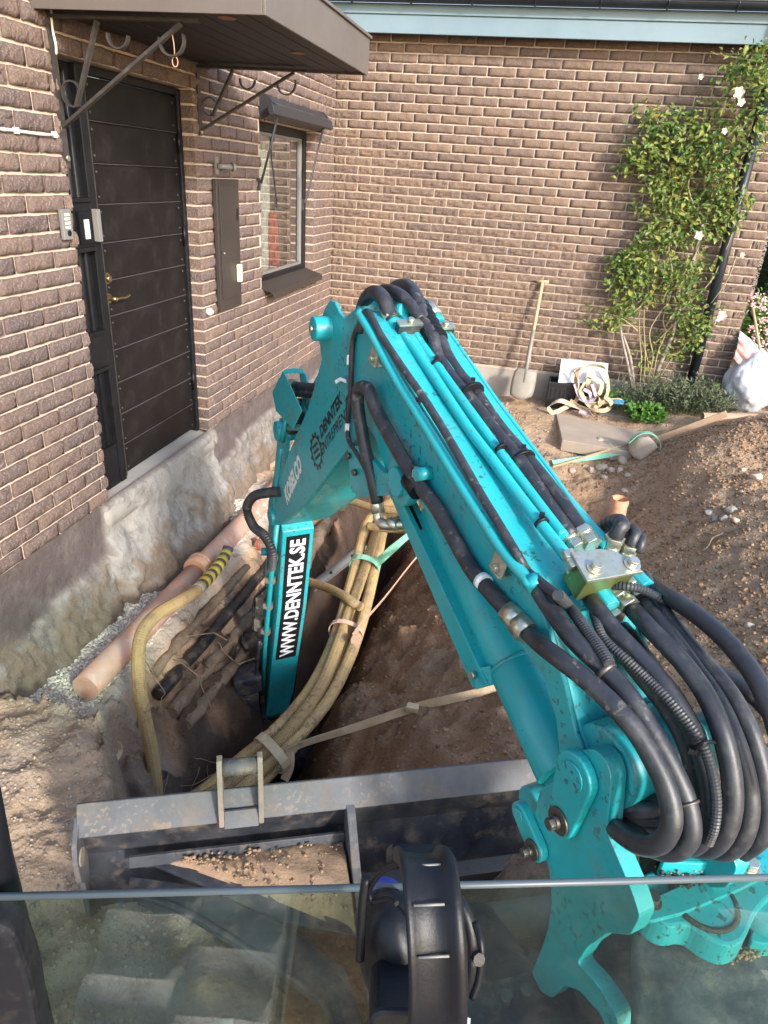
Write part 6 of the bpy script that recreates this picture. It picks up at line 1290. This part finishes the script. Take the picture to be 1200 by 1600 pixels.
# heap of lashing straps
rg = random.Random(11)
def pxp(u, v, y): return PY(u, v, y)
paths = [[(897,580,-.30),(905,600,-.33),(900,625,-.36),(880,640,-.42),(862,645,-.46),(858,636,-.46),(875,626,-.42),(893,632,-.40),(915,642,-.45),(925,648,-.5)],
 [(900,582,-.28),(920,574,-.25),(942,574,-.26),(950,590,-.3),(948,612,-.33),(938,630,-.38),(925,636,-.4),(910,622,-.38),(903,600,-.33)],
 [(905,575,-.25),(898,595,-.31),(902,615,-.35),(915,628,-.4),(935,632,-.42),(950,628,-.42),(965,626,-.42),(972,628,-.42)],
 [(915,585,-.3),(930,592,-.31),(940,602,-.33),(935,618,-.36),(920,622,-.38),(908,612,-.36),(912,598,-.33)],
 [(890,628,-.4),(905,635,-.42),(925,640,-.46),(945,640,-.46),(955,632,-.44),(945,622,-.4)],
 [(925,578,-.26),(918,600,-.33),(925,618,-.37),(938,625,-.4),(930,638,-.44)]]
st_ = thing('strap_heap', pxp(905,625,-.4), 'tangled heap of beige lashing straps beside the shovel', 'straps')
for k, pt in enumerate(paths):
    a = MB(); sm = smooth([pxp(*q)+Vector((rg.gauss(0,.006), rg.gauss(0,.01), rg.gauss(0,.006))) for q in pt], 8); ph = rg.uniform(0, 6)
    a.ribbon(sm, lambda t, ph=ph: (math.sin(ph+t*7), math.cos(ph+t*5), .9), .042, .003); a.obj('strap', M['strapbeige'], st_)
for k, (pt, m_) in enumerate((([(898,600,-.34),(905,618,-.38),(918,628,-.42),(930,620,-.4),(925,600,-.35)], 'straplilac'), ([(912,608,-.37),(922,615,-.39),(918,627,-.42),(905,622,-.4)], 'straplilac'), ([(905,642,-.47),(915,646,-.48),(922,648,-.5)], 'straplilac'))):
    a = MB(); a.ribbon(smooth([pxp(*q) for q in pt], 8), (.2,.6,.8), .035, .003); a.obj('lilac_strap', M[m_], st_)
a = MB(); a.ribbon([pxp(960,627,-.43), pxp(975,629,-.43)], (0,0,1), .045, .008); a.obj('blue_tip', mat('blue_webbing', (.03,.2,.35), .6), st_)

# ------------------------------------------------------------------ plants
def leaf_cloud(name, centres, n, m, size, parent, label=None, kind='stuff', shape=.55, up=.2, fold=.25):
    """leaf clumps: each leaf is a folded blade of 6 faces"""
    V = []; F = []
    tot = sum(c[4] for c in centres); rr = random.Random(len(centres)*7+n)
    for c in centres:
        k = int(n*c[4]/tot); 
        nclump = max(1, k//9)
        for q in range(nclump):
            while True:
                x, y, z = rr.uniform(-1,1), rr.uniform(-1,1), rr.uniform(-1,1)
                if x*x+y*y+z*z < 1: break
            cc = Vector(c[0])+Vector((x*c[1], y*c[2], z*c[3]))
            for w_ in range(9):
                p_ = cc+Vector((rr.gauss(0,1), rr.gauss(0,.7), rr.gauss(0,1)))*size*1.1
                if p_.y > -.02 and parent is not None and name == 'foliage': p_.y = -.02-rr.random()*.03
                s = size*rr.uniform(.55, 1.3); nrm = Vector((rr.gauss(0,.6), rr.gauss(-.7,.5), rr.gauss(.55,.5))).normalized()
                t = Vector((rr.gauss(0,1), rr.gauss(0,.5), rr.gauss(-.2,1))); t = (t-nrm*t.dot(nrm)).normalized(); b_ = nrm.cross(t)
                i0 = len(V); fo = nrm*s*fold*.5
                V += [p_-t*s*.5, p_-t*s*.15+b_*s*shape*.48+fo, p_-t*s*.15, p_-t*s*.15-b_*s*shape*.48+fo, p_+t*s*.22+b_*s*shape*.38+fo, p_+t*s*.22-nrm*s*.03, p_+t*s*.22-b_*s*shape*.38+fo, p_+t*s*.55-nrm*s*.12]
                F += [(i0,i0+1,i0+2),(i0,i0+2,i0+3),(i0+1,i0+4,i0+5,i0+2),(i0+2,i0+5,i0+6,i0+3),(i0+4,i0+7,i0+5),(i0+5,i0+7,i0+6)]
    me = bpy.data.meshes.new(name); me.from_pydata([tuple(v) for v in V], [], F); me.materials.append(m); me.update()
    o = link(bpy.data.objects.new(name, me), parent); tag(o, label, None, None, kind); return o
rose = thing('climbing_rose', (3.05, -.12, -.2), 'tall climbing rose with cream flowers on the garage wall by the downpipe', 'rose')
def wc(u, v, ru, rv, w_, y=-.16, d_=.11):
    p_ = PY(u, v, y); a_ = (PY(u+ru, v, y)-p_).length; b_ = (PY(u, v+rv, y)-p_).length; return (p_, a_, d_, b_, w_)
RC = [wc(1180,110,40,40,1.3,-.3,.16),wc(1195,180,30,55,1.1,-.3,.15),wc(1110,205,50,30,1.2),wc(1050,190,45,26,.8),wc(1010,185,28,18,.25),wc(1080,240,70,35,2.0),wc(1010,235,38,24,.8),wc(1140,250,35,40,1.0,-.25,.14),wc(1000,262,26,20,.5),wc(1060,290,50,26,1.0),wc(1110,300,36,30,.8),wc(1020,300,18,18,.25),
 wc(1030,330,26,22,.8),wc(1075,335,28,20,.5),wc(1140,330,28,26,.8),wc(1155,320,14,14,.3),wc(1020,370,22,22,.7),wc(1060,375,24,20,.5),wc(1115,355,30,20,.5),wc(965,415,22,14,.4),wc(985,430,38,28,1.3),wc(1020,420,26,24,.8),wc(1060,430,26,26,.8),wc(1090,420,22,26,.5),wc(1000,460,34,18,.6),wc(975,480,22,14,.35),wc(1070,470,26,20,.6),wc(1090,500,24,20,.5),
 wc(940,500,22,10,.25),wc(970,505,20,10,.25),wc(1070,510,26,22,.6),wc(1040,545,20,12,.25),wc(1080,545,14,14,.25),wc(1010,560,14,12,.2),wc(1100,590,12,8,.05),wc(985,405,20,10,.3),wc(1145,130,25,20,.3,-.25,.1),wc(1110,165,25,12,.2)]
leaf_cloud('foliage', RC, 5200, M['leaf'], .05, rose)
def cane(px, r0, r1, m, y0=-.12):
    a = MB(); P_ = smooth([PY(u, v, y0-.03*math.sin(i*1.3)) for i, (u, v) in enumerate(px)], 6); n = len(P_); a.tube(P_, [r0+(r1-r0)*i/(n-1) for i in range(n)], 7); a.obj('cane', m, rose)
for px in ([(988,608),(982,575),(972,530),(968,500)], [(990,600),(985,560),(974,525)]): cane(px, .016, .011, M['greystem'])
cane([(1025,585),(1035,560),(1048,530),(1062,480),(1078,440),(1085,400),(1098,350)], .020, .014, M['greystem'])
for px in ([(1000,600),(1002,560),(999,520),(1000,480),(1005,440)], [(1005,598),(1008,560),(1006,500),(1010,460),(1025,400)], [(1010,595),(1020,560),(1015,520),(1030,490),(1045,470),(1050,440)], [(1020,590),(1028,550),(1040,520),(1036,500),(1045,460)], [(1015,590),(1010,555),(1000,525)], [(1030,590),(1050,560),(1070,540),(1065,515)],
 [(1040,510),(1060,480),(1080,470),(1110,440),(1130,400),(1145,360),(1150,320),(1140,280)], [(1035,470),(1050,430),(1045,390),(1050,350),(1060,310),(1075,270),(1080,220)], [(1060,440),(1085,400),(1100,360),(1110,320),(1130,290),(1135,250)], [(1080,220),(1060,200),(1030,190),(1005,182)], [(1090,240),(1060,245),(1030,235),(1000,240)], [(1130,250),(1160,200),(1185,150),(1195,100)], [(1010,470),(985,490),(950,495),(925,500)], [(1000,520),(975,500),(950,490)], [(1095,350),(1075,290),(1090,260),(1070,230)], [(1150,400),(1140,430),(1125,455),(1110,475)], [(1075,520),(1100,505),(1112,500)], [(1020,540),(1060,500),(1085,480)],[(1175,95),(1150,90),(1120,85),(1110,80)]): cane(px, .007, .003, M['stem'], -.15)
def flower(u, v, y, r_, m, parent):
    c_ = PY(u, v, y); a = MB(); rg = random.Random(u)
    for ring, (n_, rr, h) in enumerate(((5, 1., .0), (5, .75, .25), (4, .45, .45))):
        for k in range(n_):
            t = 2*math.pi*(k+.5*ring)/n_+rg.uniform(-.2,.2); d_ = Vector((math.cos(t), -.25, math.sin(t))); s_ = Vector((-math.sin(t), 0, math.cos(t))); o_ = Vector((0, -h*r_, 0))
            a.add([c_+o_, c_+o_+d_*r_*rr*.6+s_*r_*.42*rr, c_+o_+d_*r_*rr+s_*r_*.15-Vector((0,.2*r_,0)), c_+o_+d_*r_*rr-s_*r_*.15-Vector((0,.2*r_,0)), c_+o_+d_*r_*rr*.6-s_*r_*.42*rr], [(0,1,2,3,4)])
    a.obj('rose_flower', m, parent)
for u, v, y, r_ in ((1154,145,-.4,.042),(1158,160,-.38,.03),(1095,120,-.22,.022),(1132,205,-.3,.025),(1092,368,-.26,.038),(1128,492,-.3,.042),(1123,498,-.3,.025),(1160,398,-.2,.022),(1122,128,-.2,.02)): flower(u, v, y, r_, M['petalwhite'], rose)
leaf_cloud('buds', [wc(1015,85+80,4,4,.3),wc(1022,170,12,5,.6),wc(1115,82,5,4,.3),wc(1158,80,4,4,.3)], 40, leafmat('rose_bud', [(.35,.2,.1),(.4,.3,.12)]), .02, rose)
# shrubs in the bed
def shrub(name, u, v, ru, rv, n, m, size, label, cat, y=-.3, hgt=.2, thin=.12):
    p_ = PY(u, v, y); rx = (PY(u+ru, v, y)-p_).length; t_ = thing(name, (p_.x, y, zf(p_.x, y)), label, cat); rr = random.Random(u); V = []; F = []
    zt = PY(u, v-rv, y).z; zb = min(p_.z-.02, zf(p_.x, y))
    for k in range(n):
        b0 = Vector((p_.x+rr.uniform(-.8,.8)*rx, y+rr.uniform(-.12,.10), zb)); hh = (zt-zb)*rr.uniform(.45,1.05)*(1-.5*abs((b0.x-p_.x)/rx)**2); d_ = Vector((rr.gauss(0,.28)+(b0.x-p_.x)/rx*.3, rr.gauss(-.12,.25), 1)).normalized()
        i0 = len(V); sd = Vector((-d_.y, d_.x, 0)); sd = (sd.normalized() if sd.length > .01 else Vector((1,0,0)))*.0012; tip = b0+d_*hh; V += [b0-sd, b0+sd, tip]; F += [(i0,i0+1,i0+2)]
        for q in range(9):
            c_ = b0+d_*hh*rr.uniform(.25,1.0); ld_2 = (d_*.8+Vector((rr.gauss(0,.7), rr.gauss(0,.7), rr.gauss(.1,.4)))).normalized(); s = size*rr.uniform(.6,1.3); wv = ld_2.orthogonal().normalized(); wv = (wv+ld_2.cross(wv)*rr.uniform(-1,1)).normalized()*s*thin
            i0 = len(V); V += [c_, c_+ld_2*s*.5+wv, c_+ld_2*s, c_+ld_2*s*.5-wv]; F += [(i0,i0+1,i0+2,i0+3)]
    me = bpy.data.meshes.new('foliage'); me.from_pydata([tuple(v) for v in V], [], F); me.materials.append(m); me.update(); o = link(bpy.data.objects.new('foliage', me), t_); o['kind'] = 'stuff'
    return t_
shrub('lavender', 1085, 630, 55, 42, 420, M['greyleaf'], .045, 'bushy grey green lavender in the bed under the downpipe', 'shrub', -.28)
shrub('lavender', 1035, 625, 40, 50, 260, M['greyleaf'], .04, 'sparser grey leaved shrub at the foot of the rose canes', 'shrub', -.22)
shrub('lavender', 985, 612, 16, 40, 70, M['greyleaf'], .035, 'wispy grey shoots beside the left rose cane', 'shrub', -.2)
shrub('green_herb', 1006, 652, 28, 26, 120, M['brightleaf'], .05, 'small fresh green herb in front of the bed edge', 'herb', -.45, thin=.28)
shrub('green_herb', 958, 612, 14, 18, 50, M['brightleaf'], .035, 'tiny green weed tuft right of the strap heap', 'herb', -.2, thin=.25)
# bag
def bag(u, v, y, ru, rv, label):
    c_ = PY(u, v, y); t_ = thing('rubbish_bag', c_, label, 'bag'); sc1 = (PY(u+ru, v, y)-c_).length; sc2 = (PY(u, v+rv, y)-c_).length
    bm = bmesh.new(); bmesh.ops.create_icosphere(bm, subdivisions=5, radius=1)
    for q in bm.verts:
        n_ = q.co.copy(); r_ = 1+.12*noise.fractal(n_*1.6, 1, 2, 4)+.05*abs(noise.noise(n_*5))
        pk = max(0, n_.z); q.co = Vector((n_.x*r_*sc1*(1-.25*pk), n_.y*r_*.22, n_.z*r_*sc2*(1+.15*pk)))
    me = bpy.data.meshes.new('white_part'); bm.to_mesh(me); bm.free(); me.polygons.foreach_set('use_smooth', [True]*len(me.polygons)); me.materials.append(M['bag']); o = link(bpy.data.objects.new('white_part', me)); o.parent = t_
    return t_, c_, sc1, sc2
t_, c_, s1, s2 = bag(1172, 600, -.15, 42, 42, 'bulging white plastic sack with pinkish contents at the garage corner')
a = MB(); n = 18; vs_ = []
tri = [PY(1146,560,-.18), PY(1160,520,-.1), PY(1240,600,-.1), PY(1215,650,-.25)]
for i in range(n+1):
    for j in range(n+1):
        s, t = i/n, j/n; q = tri[0].lerp(tri[1], s).lerp(tri[3].lerp(tri[2], s), t); q.y -= .10*math.sin(math.pi*s)*math.sin(math.pi*t)+.03*fbm(s, t, 4, 3, 2); vs_.append(q)
a.add(vs_, [(i*(n+1)+j, (i+1)*(n+1)+j, (i+1)*(n+1)+j+1, i*(n+1)+j+1) for i in range(n) for j in range(n)], 0, True); a.obj('pink_part', M['bagred'], t_)
a = MB(); vs_ = []; tri = [PY(1152,545,-.12), PY(1158,518,-.05), PY(1260,600,-.02), PY(1250,640,-.12)]
for i in range(n+1):
    for j in range(n+1):
        s, t = i/n, j/n; q = tri[0].lerp(tri[1], s).lerp(tri[3].lerp(tri[2], s), t); q.y -= .06*math.sin(math.pi*s)*math.sin(math.pi*t)+.02*fbm(s, t, 4, 3, 7)-.03; vs_.append(q)
a.add(vs_, [(i*(n+1)+j, (i+1)*(n+1)+j, (i+1)*(n+1)+j+1, i*(n+1)+j+1) for i in range(n) for j in range(n)], 0, True); a.obj('white_flap', M['bag'], t_)
a = MB(); p_ = PY(1105+85-7, 560, -.1); a.cyl(PY(1176,480,.05), PY(1190,560,-.1), .012, seg=8); tag(a.obj('tool_handle', M['ash']), 'wooden tool handle leaning behind the white sack', 'handle')
# hedge and flowers beyond the corner
hg_ = thing('hedge', (5.2, 2.4, -.1), 'dark green clipped hedge beyond the garage corner', 'hedge')
a = MB(); a.bb((4.7, 2.0, -.2), (8.5, 2.8, 2.2)); a.obj('shaded_core', mat('hedge_shade', (.02,.035,.014), .9), hg_)  # solid block; the shade inside the hedge painted as dark green
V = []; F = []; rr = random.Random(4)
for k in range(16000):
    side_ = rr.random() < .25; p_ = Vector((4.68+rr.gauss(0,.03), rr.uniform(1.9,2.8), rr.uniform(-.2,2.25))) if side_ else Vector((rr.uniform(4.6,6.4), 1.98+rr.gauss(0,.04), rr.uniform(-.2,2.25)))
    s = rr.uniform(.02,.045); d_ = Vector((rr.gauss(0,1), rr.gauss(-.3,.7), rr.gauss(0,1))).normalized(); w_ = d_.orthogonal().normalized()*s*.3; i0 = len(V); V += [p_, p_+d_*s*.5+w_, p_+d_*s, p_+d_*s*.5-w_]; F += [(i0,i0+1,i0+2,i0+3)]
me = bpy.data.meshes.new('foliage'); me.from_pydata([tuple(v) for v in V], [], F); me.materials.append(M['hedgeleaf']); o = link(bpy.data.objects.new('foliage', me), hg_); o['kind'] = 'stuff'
hy_ = thing('hydrangea', (4.6, .9, -.1), 'pink flowering bush in front of the hedge behind the sack', 'bush')
def hp3(u, v, y=.9): return PY(u, v, y)
leaf_cloud('leaves', [(hp3(1190,510), .22, .15, .3, 1), (hp3(1200,570), .25, .15, .25, 1), (hp3(1185,545), .15, .12, .2, .6), (hp3(1200,640), .3, .15, .2, .6)], 1600, M['brightleaf'], .07, hy_)
for u, v in ((1175,463),(1192,468),(1178,475),(1192,500),(1198,520),(1176,512),(1196,535),(1180,525),(1186,545),(1198,550),(1190,482)):
    c_ = hp3(u, v, .68); P2 = [tuple(c_+Vector((rr.gauss(0,.022), rr.gauss(0,.022), rr.gauss(0,.022)))) for _ in range(26)]
    o = scatter('flower_head', P2, [.011]*26, M['petalpink'], None, parent=hy_)
